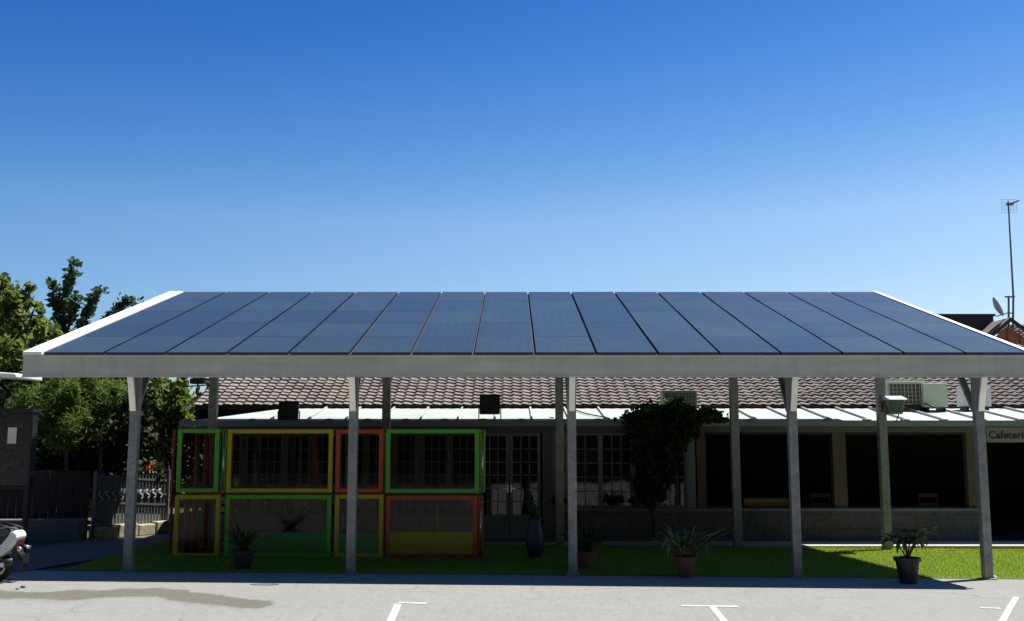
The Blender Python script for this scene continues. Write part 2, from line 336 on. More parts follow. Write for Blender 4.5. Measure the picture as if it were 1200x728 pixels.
def tag(o, label=None, cat=None, group=None, kind=None):
    if label: o['label'] = label
    if cat: o['category'] = cat
    if group: o['group'] = group
    if kind: o['kind'] = kind
    return o
def thing(name, loc, label, cat, group=None, kind=None):
    o = bpy.data.objects.new(name, None); C.objects.link(o); o.location = loc; o.empty_display_size = 0.2
    return tag(o, label, cat, group, kind)
def copy_tree(root, loc, label, rz=0):
    r = root.copy(); C.objects.link(r); r.location = loc; r.rotation_euler.z += rz; r['label'] = label
    for ch in list(root.children):
        c = ch.copy(); C.objects.link(c); c.parent = r
        for g in ch.children:
            d = g.copy(); C.objects.link(d); d.parent = c
    return r

# ------------------------------------------------------------------ setting: ground
def sheet(name, xs, ys, dz, mat):
    m = MB(); n = len(ys)
    for x in xs:
        for y in ys: m.v.append((x, y, G(x) + dz))
    for i in range(len(xs) - 1):
        for j in range(n - 1): m.f.append((i * n + j, (i + 1) * n + j, (i + 1) * n + j + 1, i * n + j + 1))
    return tag(m.build(name, mat), kind='structure')
XS = [-400, -60, -15, -10, -5, 0, 5, 10, 15, 60, 400]
sheet('ground', XS, [-400, -30, 10, 30, 400], -0.03, M['soil'])
sheet('car_park', [-60, -15, -6, 0, 6, 15, 60], [-30, 0, 8, 14.87], 0.0, M['asphalt'])
sheet('turf_lawn', [-6.4, 0, 6, 15, 20], [14.86, 16, 18, 19.0], 0.006, M['turf'])
sheet('side_paving', [-6.4, -15, -16][::-1], [14.86, 16, 18, 19.0], -0.012, M['soil'])
def turf_pile():
    n = 170000; x = NR.uniform(-6.38, 12.5, n); y = NR.uniform(14.865, 18.995, n)
    g = -0.0087 * (np.clip(x, -15, 15) - 6.7) + 0.006; h = NR.uniform(.018, .04, n); a = NR.uniform(0, 2 * math.pi, n); w = .0045
    lx, ly = NR.normal(0, .011, n), NR.normal(-.004, .011, n)
    v = np.stack([np.stack([x - np.cos(a) * w, y - np.sin(a) * w, g], 1), np.stack([x + np.cos(a) * w, y + np.sin(a) * w, g], 1), np.stack([x + lx, y + ly, g + h], 1)], 1).reshape(-1, 3)
    me = bpy.data.meshes.new('turf_blades'); me.vertices.add(3 * n); me.vertices.foreach_set('co', v.ravel()); me.loops.add(3 * n)
    me.loops.foreach_set('vertex_index', np.arange(3 * n)); me.polygons.add(n); me.polygons.foreach_set('loop_start', np.arange(0, 3 * n, 3)); me.polygons.foreach_set('loop_total', np.full(n, 3))
    me.update(); me.materials.append(M['blades']); o = bpy.data.objects.new('turf_blades', me); C.objects.link(o); tag(o, kind='stuff')
def poly_sheet(name, pts, dz, mat, kind='structure'):
    m = MB(); m.v = [(p.x, p.y, G(p.x) + dz) for p in pts]; m.f = [tuple(range(len(pts)))]
    return tag(m.build(name, mat), kind=kind)
poly_sheet('footpath', [ground(20, 671), ground(120, 655), ground(215, 632), ground(215, 618), ground(140, 622), ground(60, 640), ground(-30, 655), ground(-30, 668)], 0.009, M['path'])
def stain():
    up = [(-10, 692), (20, 694), (50, 695), (90, 692), (120, 693), (140, 690.5), (170, 690), (190, 690), (205, 691.5), (220, 692), (222, 695), (250, 697), (275, 701), (300, 704), (333, 706)]
    lo = [(330, 709), (310, 712.5), (285, 713), (260, 709), (230, 707), (205, 704), (185, 698.5), (150, 699), (120, 700), (90, 703), (60, 702.5), (25, 701), (-10, 702)]
    pts = []
    for a in (up, lo):
        for (u0, v0), (u1, v1) in zip(a, a[1:]):
            for t in range(6):
                k = t / 6; pts.append(ground(u0 + (u1 - u0) * k + R.uniform(-1.5, 1.5), v0 + (v1 - v0) * k + R.uniform(-.45, .45)))
    m = MB(); cut = len(up) * 6 - 6
    A = pts[:cut]; B = pts[cut:][::-1]
    import bisect
    xs = sorted(A, key=lambda p: p.x); ys = sorted(B, key=lambda p: p.x)
    def at(L, x):
        k = [p.x for p in L]; i = min(max(bisect.bisect(k, x), 1), len(L) - 1); p, q = L[i - 1], L[i]
        t = 0 if q.x == p.x else (x - p.x) / (q.x - p.x); t = max(0, min(1, t)); return p.y + (q.y - p.y) * t
    x0 = xs[0].x; x1 = xs[-1].x; n = 110; wet = []
    for i in range(n + 1):
        x = x0 + (x1 - x0) * i / n; a = at(xs, x); b = at(ys, x)
        b = min(b, a - 0.01); mid_, hw = (a + b) / 2, (a - b) / 2
        for q_ in (1.45, 0.8, 0, -0.8, -1.45): m.v.append((x, mid_ + hw * q_, G(x) + 0.0014)); wet.append((0.0 if abs(q_) > 1 else 0.62 if q_ else 0.9) * min(1, (n - i) / 4))
    for i in range(n):
        for q_ in range(4): m.f.append((5 * i + q_, 5 * i + q_ + 1, 5 * i + q_ + 6, 5 * i + q_ + 5))
    o = tag(m.build('damp_patch', M['damp']), kind='structure'); ca = o.data.attributes.new('wet', 'FLOAT', 'POINT')
    for i, w_ in enumerate(wet): ca.data[i].value = w_
stain()
def marking(segs):
    m = MB()
    for (u0, v0, u1, v1, w) in segs:
        a, b = ground(u0, v0), ground(u1, v1); d = (b - a); d.z = 0; d.normalize(); n = Vector((-d.y, d.x, 0)) * w / 2
        k = 8; base = len(m.v)
        for i in range(k + 1):
            p = a.lerp(b, i / k); j = R.uniform(-.006, .006)
            for s_ in (1, -1): q = p + n * s_; m.v.append((q.x, q.y + j, G(q.x) + 0.005))
        for i in range(k): m.f.append((base + 2 * i, base + 2 * i + 1, base + 2 * i + 3, base + 2 * i + 2))
    tag(m.build('parking_line', M['paint']), kind='structure')
marking([(466.5, 706.6, 500, 707.6, 0.085), (466.5, 708.2, 444, 760, 0.08)])
marking([(798, 710.2, 865, 711.2, 0.08), (835, 711.8, 875, 760, 0.075)])
marking([(1148, 712.5, 1173, 713.5, 0.07), (1191, 700, 1150, 770, 0.07)])
# unseen dark block added behind the camera, tall to cut sky fill and reflections
turf_pile()
m = MB(); m.box(-45, 45, -9, -7, -0.2, 16.0); tag(m.build('rear_sky_blocker', M['leafC']), kind='stuff')

# ------------------------------------------------------------------ solar canopy
YF, YR = 14.50, 20.55
ZF, ZR = 3.155, 4.90
SL = (ZR - ZF) / (YR - YF)
X0, X1 = -6.66, 7.305; XL, XR = -6.935, 7.40
def zr(y): return ZF + (y - YF) * SL
canopy = thing('solar_canopy', (0, 16.5, 0), 'long pitched canopy of blue solar panels on grey steel posts', 'canopy')
# fascia
m = MB(); m.box(XL, XR, YF, YF + 0.05, 2.845, ZF - 0.003); m.box(XL, XR, YF - 0.018, YF - 0.001, 2.832, 2.858)
m.box(XL, XR, YF - 0.012, YF - 0.001, ZF - 0.03, ZF - 0.004)
m.build('fascia', M['fascia'], canopy)
tilt = Matrix.Rotation(math.atan(SL), 4, 'X'); LEN = math.hypot(YR - YF, ZR - ZF)
slope = Matrix.Translation(Vector((0, YF, ZF))) @ tilt
m = MB(); m.box(X0 - 0.01, X1 + 0.01, 0.05, LEN, -0.09, -0.01, slope); m.build('roof_deck', M['darkroof'], canopy)
for a, b, l in ((XL, X0 - 0.012, None), (X1 + 0.012, XR, None)):
    m = MB(); m.box(a, b, -0.01, LEN + 0.02, 0.0, 0.045, slope); m.build('rake_flashing', M['flash'], canopy)
for a in (XL + 0.005, XR - 0.055):
    m = MB(); m.box(a, a + 0.05, 0.06, LEN, -0.31, -0.005, slope); m.build('rake_board', M['fascia'], canopy)
m = MB(); m.box(XL, XR, YR + 0.01, YR + 0.06, ZR - 0.3, ZR - 0.02); m.build('rear_fascia', M['fascia'], canopy)
# panels 16 x 5
rows = [0.0, 0.2, 0.4, 0.6, 0.8, 1.0]; gapx = 0.019; pw = (X1 - X0) / 16; pl = LEN / 5
pm = MB(); pm.box(-pw / 2 + gapx, pw / 2 - gapx, 0.003, pl - 0.003, 0.0, 0.034)
panel0 = None
for i in range(16):
    for j in range(5):
        if panel0 is None:
            panel0 = pm.build('solar_panel', M['pv'], canopy); panel0.data.materials.append(M['pvframe'])
            for p in panel0.data.polygons: p.material_index = 0 if p.normal.z > 0.9 else 1
            o = panel0
        else: o = panel0.copy(); C.objects.link(o)
        loc = slope @ Vector((X0 + pw * (i + 0.5) + R.uniform(-.003, .003), pl * j, 0.0))
        o.matrix_parent_inverse = Matrix.Translation(-canopy.location)
        o.location = loc; o.rotation_euler = (math.atan(SL) + R.uniform(-.0015, .0015), R.uniform(-.0012, .0012), 0)
YP, YB = 14.86, 18.72
post_u = [(150.3, 157.2), (411.3, 414.3), (671.0, 668.4), (936.2, 926.6), (1157.6, 1147.4)]
FX = [-5.44, -2.285, 0.86, 4.04, 6.735]
BX = [-5.44, -2.285, 0.86, 4.04, 6.72]
for x in FX:
    g0 = G(x)
    w = 0.062
    m = MB(); m.box(x - w, x + w, YP - w, YP + w, g0, zr(YP) - 0.13)
    m.box(x - 0.1, x + 0.1, YP - 0.1, YP + 0.1, g0 - 0.01, g0 + 0.018)
    m.build('post', M['post'], canopy, bevel=0.006)
    m = MB(); m.bar((x, YP - w - 0.03, 2.37), (x, YF + 0.07, 2.95), 0.085, 0.035); m.build('front_brace', M['fascia'], canopy)
    m = MB(); m.bar((x - 0.02, YP + w, 2.38), (x - 0.02, YP + 0.82, zr(YP + 0.82) - 0.17), 0.085, 0.05); m.build('rear_brace', M['post'], canopy)
    # gusset plate beside the braces
    if x in (FX[0], FX[4]): pass
    m = MB(); t = 0.006
    pr = [(YP - 0.05, 2.40), (YP + 0.07, 2.40), (YP + 0.78, zr(YP + 0.78) - 0.2), (YP - 0.05, zr(YP) - 0.2)]
    m.add([(x + s_ * t, y, z) for s_ in (-1, 1) for y, z in pr], [(0, 1, 2, 3), (7, 6, 5, 4), (0, 4, 5, 1), (1, 5, 6, 2), (2, 6, 7, 3), (3, 7, 4, 0)])
    if x not in (FX[0], FX[4]): m.build('gusset', M['post'], canopy)
    m = MB(); m.box(x - 0.05, x + 0.05, 0.07, LEN - 0.02, -0.24, -0.093, slope); m.build('rafter', M['post'], canopy)
for x in BX:
    w = 0.072
    m = MB(); m.box(x - w, x + w, YB - w, YB + w, G(x), zr(YB) - 0.25); m.build('post', M['post'], canopy, bevel=0.006)
for y in (YP, YB):
    m = MB(); m.box(XL + 0.08, XR - 0.08, y - 0.05, y + 0.05, zr(y) - 0.40, zr(y) - 0.26); m.build('beam', M['post'], canopy)

# ------------------------------------------------------------------ cafeteria building
bld = thing('cafeteria_building', (2, 22, 0), 'low cafeteria with stone dado, white sheet awning and clay tile roof', 'building')
YW = 19.95; AZ0, AZ1 = 2.33, 2.64; YE = 22.0
AWL, AWR = -6.4, 16.0
# apron slab
m = MB(); m.box(-6.38, 20, 18.98, 19.9, -0.2, 0.045 ); tag(m.build('rear_pavement', M['concrete']), kind='structure')
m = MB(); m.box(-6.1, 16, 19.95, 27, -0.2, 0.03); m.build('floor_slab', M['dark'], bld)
XA = XU(652, YW); XE = XU(1150, YW)
m = MB(); m.box(XA, XE, YW, YW + 0.22, 0.0, 0.60); m.build('dado_wall', M['stone'], bld)
m = MB(); m.box(XA - 0.02, XE + 0.03, YW - 0.04, YW + 0.26, 0.603, 0.655); m.build('sill', M['sill'], bld, bevel=0.005)
m = MB(); m.box(AWL, AWR, YW + 0.02, YW + 0.16, 2.10, 2.205); m.build('lintel', M['grey'], bld)
def pillar(u0, u1, mat, z0=0.03, z1=2.1, y0=0.03, y1=0.2):
    m = MB(); m.box(XU(u0, YW), XU(u1, YW), YW + y0, YW + y1, z0, z1); return m.build('pillar', mat, bld)
pillar(636, 652, M['white'], 0.03); pillar(660, 668, M['white'], 0.66)
pillar(805, 815, M['white'], 0.66); pillar(817, 827, M['wood'], 0.66, y0=0.035)
pillar(977, 992, M['wood'], 0.66); pillar(1134, 1149, M['wood'], 0.66)
pillar(640, 648, M['grey'], 0.03, y0=-0.0, y1=0.028)
def window(u0, u1, z0, z1, nx, nz, mat, glassm, y=0.06, w=0.045, mun=0.018):
    x0, x1 = XU(u0, YW), XU(u1, YW); m = MB(); m.frame(x0, x1, z0, z1, YW + y, YW + y + 0.06, w)
    for i in range(1, nx):
        x = x0 + w + (x1 - x0 - 2 * w) * i / nx; m.box(x - mun / 2, x + mun / 2, YW + y + 0.015, YW + y + 0.04, z0 + w, z1 - w)
    for j in range(1, nz):
        z = z0 + w + (z1 - z0 - 2 * w) * j / nz; m.box(x0 + w, x1 - w, YW + y + 0.017, YW + y + 0.038, z - mun / 2, z + mun / 2)
    f = m.build('window', mat, bld)
    m = MB(); m.box(x0 + w, x1 - w, YW + y + 0.045, YW + y + 0.05, z0 + w, z1 - w); m.build('pane', glassm, f)
    return f
window(668.5, 704, 0.66, 2.09, 2, 5, M['white'], M['glass'])
window(704, 742, 0.66, 2.09, 3, 5, M['white'], M['glass'])
window(742.5, 774, 0.66, 2.09, 2, 5, M['white'], M['glass'])
window(774.5, 805, 0.66, 2.09, 3, 5, M['white'], M['glass'])
window(652.5, 660, 0.66, 2.09, 1, 5, M['white'], M['glass'], w=0.02)
for a, b in ((827, 977), (992, 1134)):
    x0, x1 = XU(a, YW), XU(b, YW); m = MB(); m.frame(x0, x1, 0.66, 2.09, YW + 0.08, YW + 0.12, 0.03)
    m.build('opening_frame', M['eave'], bld)
# french doors: leaf after leaf from the left end up to the pillar
leaf_edges = [236, 268, 300, 332, 364, 396, 428, 460, 493, 526, 560, 597, 634]
for i, (a, b) in enumerate(zip(leaf_edges, leaf_edges[1:])):
    x0, x1 = XU(a + 0.4, YW), XU(b - 0.4, YW); z0, z1 = 0.05, 2.09; w = 0.06; ya, yb = YW + 0.06, YW + 0.11
    m = MB(); m.frame(x0, x1, z0, z1, ya, yb, w); m.box(x0 + w, x1 - w, ya + 0.005, yb - 0.005, z0 + w, 0.5)
    m.box(x0 + w, x1 - w, ya + 0.008, yb - 0.008, 0.46, 0.53)
    for k in (1, 2): x = x0 + w + (x1 - x0 - 2 * w) * k / 3; m.box(x - 0.01, x + 0.01, ya + 0.012, yb - 0.012, 0.53, z1 - w)
    for k in range(1, 6): z = 0.53 + (z1 - w - 0.53) * k / 6; m.box(x0 + w, x1 - w, ya + 0.014, yb - 0.014, z - 0.01, z + 0.01)
    d = m.build('door', M['white'], bld)
    m = MB(); m.box(x0 + w, x1 - w, yb - 0.012, yb - 0.006, 0.53, z1 - w); m.build('pane', M['glass'], d)
    hx = x1 - 0.03 if i % 2 == 0 else x0 + 0.03
    m = MB(); m.box(hx - 0.012, hx + 0.012, ya - 0.012, ya - 0.001, 0.95, 1.1); m.bar((hx, ya - 0.03, 1.03), (hx + (-0.1 if i % 2 == 0 else 0.1), ya - 0.03, 1.03), 0.015, 0.015); m.build('handle', M['chrome'], d)
m = MB(); m.box(-6.4, XU(652, YW), 19.72, 20.0, 0.046, 0.10); m.build('door_step', M['grey'], bld)
# interior
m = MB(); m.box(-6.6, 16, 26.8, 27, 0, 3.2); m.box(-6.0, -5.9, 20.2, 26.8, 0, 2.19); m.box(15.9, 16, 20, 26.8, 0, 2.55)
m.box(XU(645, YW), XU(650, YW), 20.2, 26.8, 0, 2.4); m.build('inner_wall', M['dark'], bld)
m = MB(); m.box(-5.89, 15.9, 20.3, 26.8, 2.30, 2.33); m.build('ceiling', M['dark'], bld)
# curtains just inside the glazing
m = MB()
def curtain(u0, u1, z0=0.7, z1=2.08, y=0.22):
    x0, x1 = XU(u0, YW), XU(u1, YW); n = max(6, int((x1 - x0) / 0.03)); mm = MB()
    for i in range(n + 1):
        x = x0 + (x1 - x0) * i / n; yy = YW + y + 0.02 * math.sin(i * 1.1) + R.uniform(-.004, .004)
        mm.v += [(x, yy, z0), (x, yy, z1)]
    for i in range(n): mm.f.append((2 * i, 2 * i + 2, 2 * i + 3, 2 * i + 1))
    o = mm.build('curtain', M['curtain'], bld, smooth=True); s = o.modifiers.new('thickness', 'SOLIDIFY'); s.thickness = 0.004; return o
M['curtain'] = simple('net_curtain', (0.13, 0.17, 0.16), 0.9)
curtain(675, 702); curtain(740, 752); curtain(790, 800)
# awning : sheets with standing seams, gutter
def az(y): return AZ0 + (y - 19.86) / (YE - 19.86) * (AZ1 - AZ0)
ucl = XU(228, 19.9); ucb = XU(338, 22.0)
m = MB()
m.add([(ucl, 19.86, az(19.86)), (AWR, 19.86, az(19.86)), (AWR, YE, AZ1), (ucb, YE, AZ1),
       (ucl, 19.86, az(19.86) - 0.03), (AWR, 19.86, az(19.86) - 0.03), (AWR, YE, AZ1 - 0.03), (ucb, YE, AZ1 - 0.03)],
      [(0, 1, 2, 3), (7, 6, 5, 4), (0, 4, 5, 1), (1, 5, 6, 2), (2, 6, 7, 3), (3, 7, 4, 0)])
aw = m.build('awning', M['sheet'], bld)
m = MB(); x = ucb + 0.1
while x < AWR:
    m.bar((x, 19.85, az(19.85) + 0.022), (x, YE, AZ1 + 0.022), 0.03, 0.045); x += 0.72
m.build('standing_seam', M['sheet'], aw)
m = MB(); x = XU(250, 19.9)
while x < AWR: m.sphere((x, 19.84, AZ0 + 0.005), 0.10, 10, (1.0, 0.25, 0.33)); x += 0.74
m.build('seam_cap', M['gutter'], aw, smooth=True)
m = MB(); m.box(AWL, AWR, 19.80, 19.855, 2.212, AZ0 - 0.003); m.box(AWL, AWR, 19.79, 19.798, 2.30, AZ0 - 0.01); m.build('gutter', M['gutter'], bld)
# small flat left bit of roof behind first canopy post
m = MB(); m.box(-5.7, ucb, 20.0, 22.0, 2.20, 2.24); m.build('soffit', M['eave'], bld)
# tile roof : real S-profile tiles
TP = 0.212; RL = 0.21; PHI = rad(21.5)
def tile_roof(x0, x1, y0, z0, nrow):
    m = MB(); nx = int((x1 - x0) / TP) * 8; prof = []
    for i in range(nx + 1):
        t = (i % 8) / 8; prof.append((x0 + i * TP / 8, 0.017 * math.sin(2 * math.pi * t) + 0.006 * math.sin(4 * math.pi * t)))
    ny = 0; W = nx + 1
    for r in range(nrow):
        for k, (s0, h) in enumerate(((0.0, 0.030), (RL, 0.0))):
            for i, (x, zz) in enumerate(prof):
                s_ = r * RL + s0; jit = math.sin((i // 8) * 12.9898 + r * 78.233) * 43758.5453; jit = (jit - math.floor(jit)) * 0.014
                hh = h + zz + (jit if k == 0 else 0)
                if k == 0: s_ += jit - 0.007 - 0.02 * math.sin(2 * math.pi * (i % 8) / 8)
                m.v.append((x, y0 + s_ * math.cos(PHI) - hh * math.sin(PHI), z0 + s_ * math.sin(PHI) + hh * math.cos(PHI)))
    for q in range(2 * nrow - 1):
        for i in range(W - 1): m.f.append((q * W + i, q * W + i + 1, (q + 1) * W + i + 1, (q + 1) * W + i))
    return m
TX0 = XU(226, 22.0)
troof = tile_roof(TX0, 15.5, 21.86, zv(475.5, 21.86) + 0.0, 22).build('tile_roof', M['tiles'], bld)
m = MB(); m.box(TX0 + 0.03, 15.5, 21.90, 21.95, zv(480, 21.9), zv(474, 21.9) - 0.003); m.build('eave_board', M['eave'], bld)
yy = 21.86 + 22 * RL * math.cos(PHI); zz = zv(475.5, 21.86) + 22 * RL * math.sin(PHI)
m = MB(); m.add([(TX0, yy, zz), (15.5, yy, zz), (15.5, yy + 4.5, zz - 1.7), (TX0, yy + 4.5, zz - 1.7), (TX0, yy, 0), (TX0, yy + 4.5, 0), (15.5, yy, 0), (15.5, yy + 4.5, 0)],
    [(0, 1, 2, 3), (0, 3, 5, 4), (1, 6, 7, 2), (2, 7, 5, 3)]); m.build('rear_roof', M['tiles'], bld)
m = MB(); m.add([(TX0 + 0.02, 22.0, 2.4), (TX0 + 0.02, yy, 2.4), (TX0 + 0.02, yy, zz), (TX0 + 0.02, 22.0, 2.66), (TX0 + 0.1, 22.0, 2.4), (TX0 + 0.1, yy, 2.4), (TX0 + 0.1, yy, zz - 0.02), (TX0 + 0.1, 22.0, 2.64)],
    [(0, 1, 2, 3), (7, 6, 5, 4), (0, 4, 5, 1), (1, 5, 6, 2), (2, 6, 7, 3), (3, 7, 4, 0)]); m.build('gable_wall', M['eave'], bld)
# doorway beyond the stone dado
m = MB(); m.box(XU(1152, YW), XU(1157, YW), YW + 0.03, YW + 0.15, 0.04, 2.1); m.build('door_jamb', M['grey'], bld)
# sign
sgn = thing('cafeteria_sign', (XU(1156, YW) + 0.9, YW - 0.03, 2.02), 'beige sign board lettered Cafetería over the dark doorway', 'sign')
sx0 = XU(1157.5, YW); szt, szb = zv(500.5, YW - 0.03), zv(518.5, YW - 0.03)
m = MB(); m.box(sx0, sx0 + 1.6, YW - 0.03, YW + 0.015, szb, szt - 0.005); m.build('board', simple('sign_board', (0.25, 0.225, 0.19), 0.8), sgn)
cu = bpy.data.curves.new('lettering', 'FONT'); cu.body = 'Cafetería'; cu.size = 0.198; cu.extrude = 0.004; cu.offset = 0.0035; cu.space_character = 1.04
to = bpy.data.objects.new('lettering', cu); C.objects.link(to); to.parent = sgn; to.matrix_parent_inverse = Matrix.Translation(-sgn.location)
to.location = (sx0 + 0.03, YW - 0.036, szb + 0.075); to.rotation_euler = (rad(90), 0, 0); cu.materials.append(M['black'])
bpy.context.view_layer.update(); me_ = bpy.data.meshes.new_from_object(to); mo = bpy.data.objects.new('lettering', me_); C.objects.link(mo); mo.parent = sgn; mo.matrix_parent_inverse = to.matrix_parent_inverse.copy(); mo.location = to.location; mo.rotation_euler = to.rotation_euler; bpy.data.objects.remove(to); mo.name = 'lettering'
# inside furniture glimpsed
cn = thing('service_counter', (XU(896, 20.6), 20.7, 0.03), 'ochre counter panel just behind the stone dado', 'counter')
a, b = XU(870, 20.6), XU(922, 20.6)
m = MB(); m.box(a, b, 20.55, 20.6, 0.1, zv(585, 20.6)); m.build('front_panel', M['ochre'], cn)
m = MB(); m.box(a - 0.02, b + 0.02, 20.54, 21.0, zv(585, 20.6) + 0.002, zv(585, 20.6) + 0.03); m.build('top', M['wood'], cn)
def chair(u, lab):
    x = XU(u, 20.9); t = thing('cafe_chair', (x, 20.9, 0.03), lab, 'chair', 'chairs inside the cafeteria')
    z0 = 0.03
    m = MB(); m.box(x - .2, x + .2, 20.9, 21.3, z0 + .43, z0 + .46); m.build('seat', M['wood'], t)
    m = MB(); m.box(x - .2, x + .2, 20.88, 20.91, z0 + .78, z0 + .86); m.box(x - .2, x + .2, 20.88, 20.905, z0 + .62, z0 + .67); m.build('backrest', M['wood'], t)
    for dx in (-.18, .18):
        for y, h in ((20.89, .86), (21.28, .43)):
            m = MB(); m.tube([(x + dx, y, z0), (x + dx, y, z0 + h)], .014); m.build('leg', M['wood'], t)
chair(1085, 'wooden chair inside the rightmost wide window'); chair(960, 'wooden chair seen just left of the middle wooden pillar')

# ------------------------------------------------------------------ roof-top equipment
def floodlight(name, u0, u1, v0, v1, Y, lab, rot=0.25):
    a, b = P(u0, v1, Y), P(u1, v0, Y); x0, x1, z0, z1 = a.x, b.x, a.z, b.z; cx = (x0 + x1) / 2; gz = az(max(Y, 19.9))
    t = thing(name, (cx, Y, gz), lab, 'floodlight', 'floodlights on the awning edge')
    q = Matrix.Translation((cx, Y, (z0 + z1) / 2)) @ Matrix.Rotation(-0.25, 4, 'X'); w, h = (x1 - x0) / 2, (z1 - z0) / 2
    m = MB(); m.box(-w * .96, w * .96, 0, .09, -h * .86, h * .96, q)
    for k in range(5): m.box(-w * .7 + k * w * .35 - .006, -w * .7 + k * w * .35 + .006, .09, .14, -h * .7, h * .7, q)
    m.build('housing', M['black'], t, bevel=0.008)
    m = MB(); m.frame(-w, w, -h * .9, h, -.02, -.001, .03); m.v = [tuple(q @ Vector(p)) for p in m.v]; m.build('bezel', M['black'], t)
    m = MB(); m.box(-w + .035, w - .035, -.01, -.003, -h * .85, h * .92, q); m.build('lens', M['lampglass2'], t)
    m = MB()
    for s_ in (-1, 1): m.bar((cx + s_ * (w + .015), Y + .04, gz - .02), (cx + s_ * (w + .015), Y + .04, (z0 + z1) / 2), .02, .012, Vector((0, 1, 0)))
    m.bar((cx - w - .02, Y + .04, gz - .005), (cx + w + .02, Y + .04, gz - .005), .03, .012); m.build('bracket', M['black'], t)
    return t
M['lampglass2'] = simple('dark_lamp_glass', (0.05, 0.055, 0.055), 0.12)
floodlight('floodlight', 326, 350, 470, 493, 19.84, 'square black floodlight on the awning edge above the coloured screens')
floodlight('floodlight', 562, 586, 462, 486.5, 19.84, 'black floodlight on raised legs on the awning edge above the french doors')
# green-glass lamp clipped to the back post
a = P(1046.5, 477, 18.6); t = thing('floodlight', (a.x, 18.6, a.z), 'tilted floodlight with white top clamped to the rear right post', 'floodlight')
m = MB(); pr = [(-.17, .12), (.17, .12), (.13, -.13), (-.11, -.13)]
m.prism([(a.x + p, a.z + q) for p, q in pr], 18.48, 18.72); m.build('housing', M['acg'], t, bevel=.01)
m = MB(); x0_, x1_ = a.x - .185, a.x + .185
m.add([(x0_, 18.38, a.z + .122), (x1_, 18.38, a.z + .122), (x1_, 18.66, a.z + .122), (x0_, 18.66, a.z + .122), (x0_, 18.38, a.z + .13), (x1_, 18.38, a.z + .13), (x1_, 18.66, a.z + .20), (x0_, 18.66, a.z + .20)], [(3, 2, 1, 0), (4, 5, 6, 7), (0, 1, 5, 4), (1, 2, 6, 5), (2, 3, 7, 6), (3, 0, 4, 7)]); m.build('hood', M['bright'], t)
m = MB(); m.prism([(a.x - .12, a.z + .09), (a.x + .12, a.z + .09), (a.x + .09, a.z - .1), (a.x - .08, a.z - .1)], 18.47, 18.478); m.build('lens', M['lampglass'], t)
m = MB(); m.bar((a.x - .18, 18.66, a.z - .09), (a.x - .18, 18.66, a.z + .1), .03, .03, Vector((0, 1, 0))); m.bar((a.x + .1, 18.6, a.z - .13), (a.x + .06, 18.66, a.z - .28), .015, .015, Vector((0, 1, 0)))
m.bar((6.79, 18.66, a.z), (a.x - .1, 18.66, a.z), .03, .03); m.build('bracket', M['black'], t)
# air-conditioning units
def ac(u0, u1, v0, v1, Y, d, mat, lab, fan=None, base=None):
    a, b = P(u0, v1, Y), P(u1, v0, Y); cx = (a.x + b.x) / 2
    t = thing('air_conditioner', (cx, Y + d / 2, a.z), lab, 'air conditioner', 'outdoor air conditioning units on the roof')
    m = MB(); m.box(a.x, b.x, Y, Y + d, a.z + .05, b.z); m.build('casing', mat, t, bevel=.012)
    if fan:
        f0, f1, g0, g1 = fan; p, q = P(f0, g1, Y), P(f1, g0, Y)
        m = MB(); m.box(p.x, q.x, Y - .012, Y - .002, p.z, q.z); m.build('grille_back', M['grille'], t)
        m = MB(); n = 9
        for k in range(n + 1): x = p.x + (q.x - p.x) * k / n; m.box(x - .003, x + .003, Y - .03, Y - .02, p.z, q.z)
        for k in range(6): z = p.z + (q.z - p.z) * k / 5; m.box(p.x, q.x, Y - .032, Y - .022, z - .003, z + .003)
        m.build('grille', mat, t)
    for x in (a.x + .08, b.x - .08): m = MB(); m.box(x - .03, x + .03, Y + .02, Y + d - .02, min(az(Y), a.z) - .02, a.z + .047); m.build('foot', M['black'], t)
    return t
ac(1040, 1083, 446.5, 476, 21.35, .45, M['ac'], 'wide cream air conditioner with large square grille on the awning', (1042.5, 1081, 450, 473.5))
ac(1083.5, 1110, 449, 480, 21.2, .4, M['ac'], 'plain pale green air conditioner casing beside the grilled one')
ac(1130, 1161, 453, 479, 21.3, .35, M['acw'], 'white air conditioner behind the top of the rightmost front post')
ac(777, 817, 457.5, 481, 21.0, .35, M['acg'], 'dark green air conditioner half buried in creeper', (779, 815, 460, 478))
m = MB(); pts = [P(1083, 473, 21.15), P(1092, 476, 21.05), P(1100, 479, 20.98)]; m.tube(pts, .018, 6); tag(m.build('drain_hose', M['black'], None, True), 'short black hose lying across the pale green casing', 'hose')
m = MB(); pts = [P(634 + i * 2.0, 480 + 12 * (i / 12) ** 0.8 + 1.2 * math.sin(i), 21.7 - i * .15) for i in range(13)]
m.v = []; m.f = []; m.tube([Vector((XU(664, 21.6) + .06 * i + .03 * math.sin(i * .7), 21.6 - i * .14, az(21.6 - i * .14) + .03)) for i in range(13)], .014, 6)
tag(m.build('cable', M['black'], None, True), 'thin black cable running down the white awning beside the middle post', 'cable')

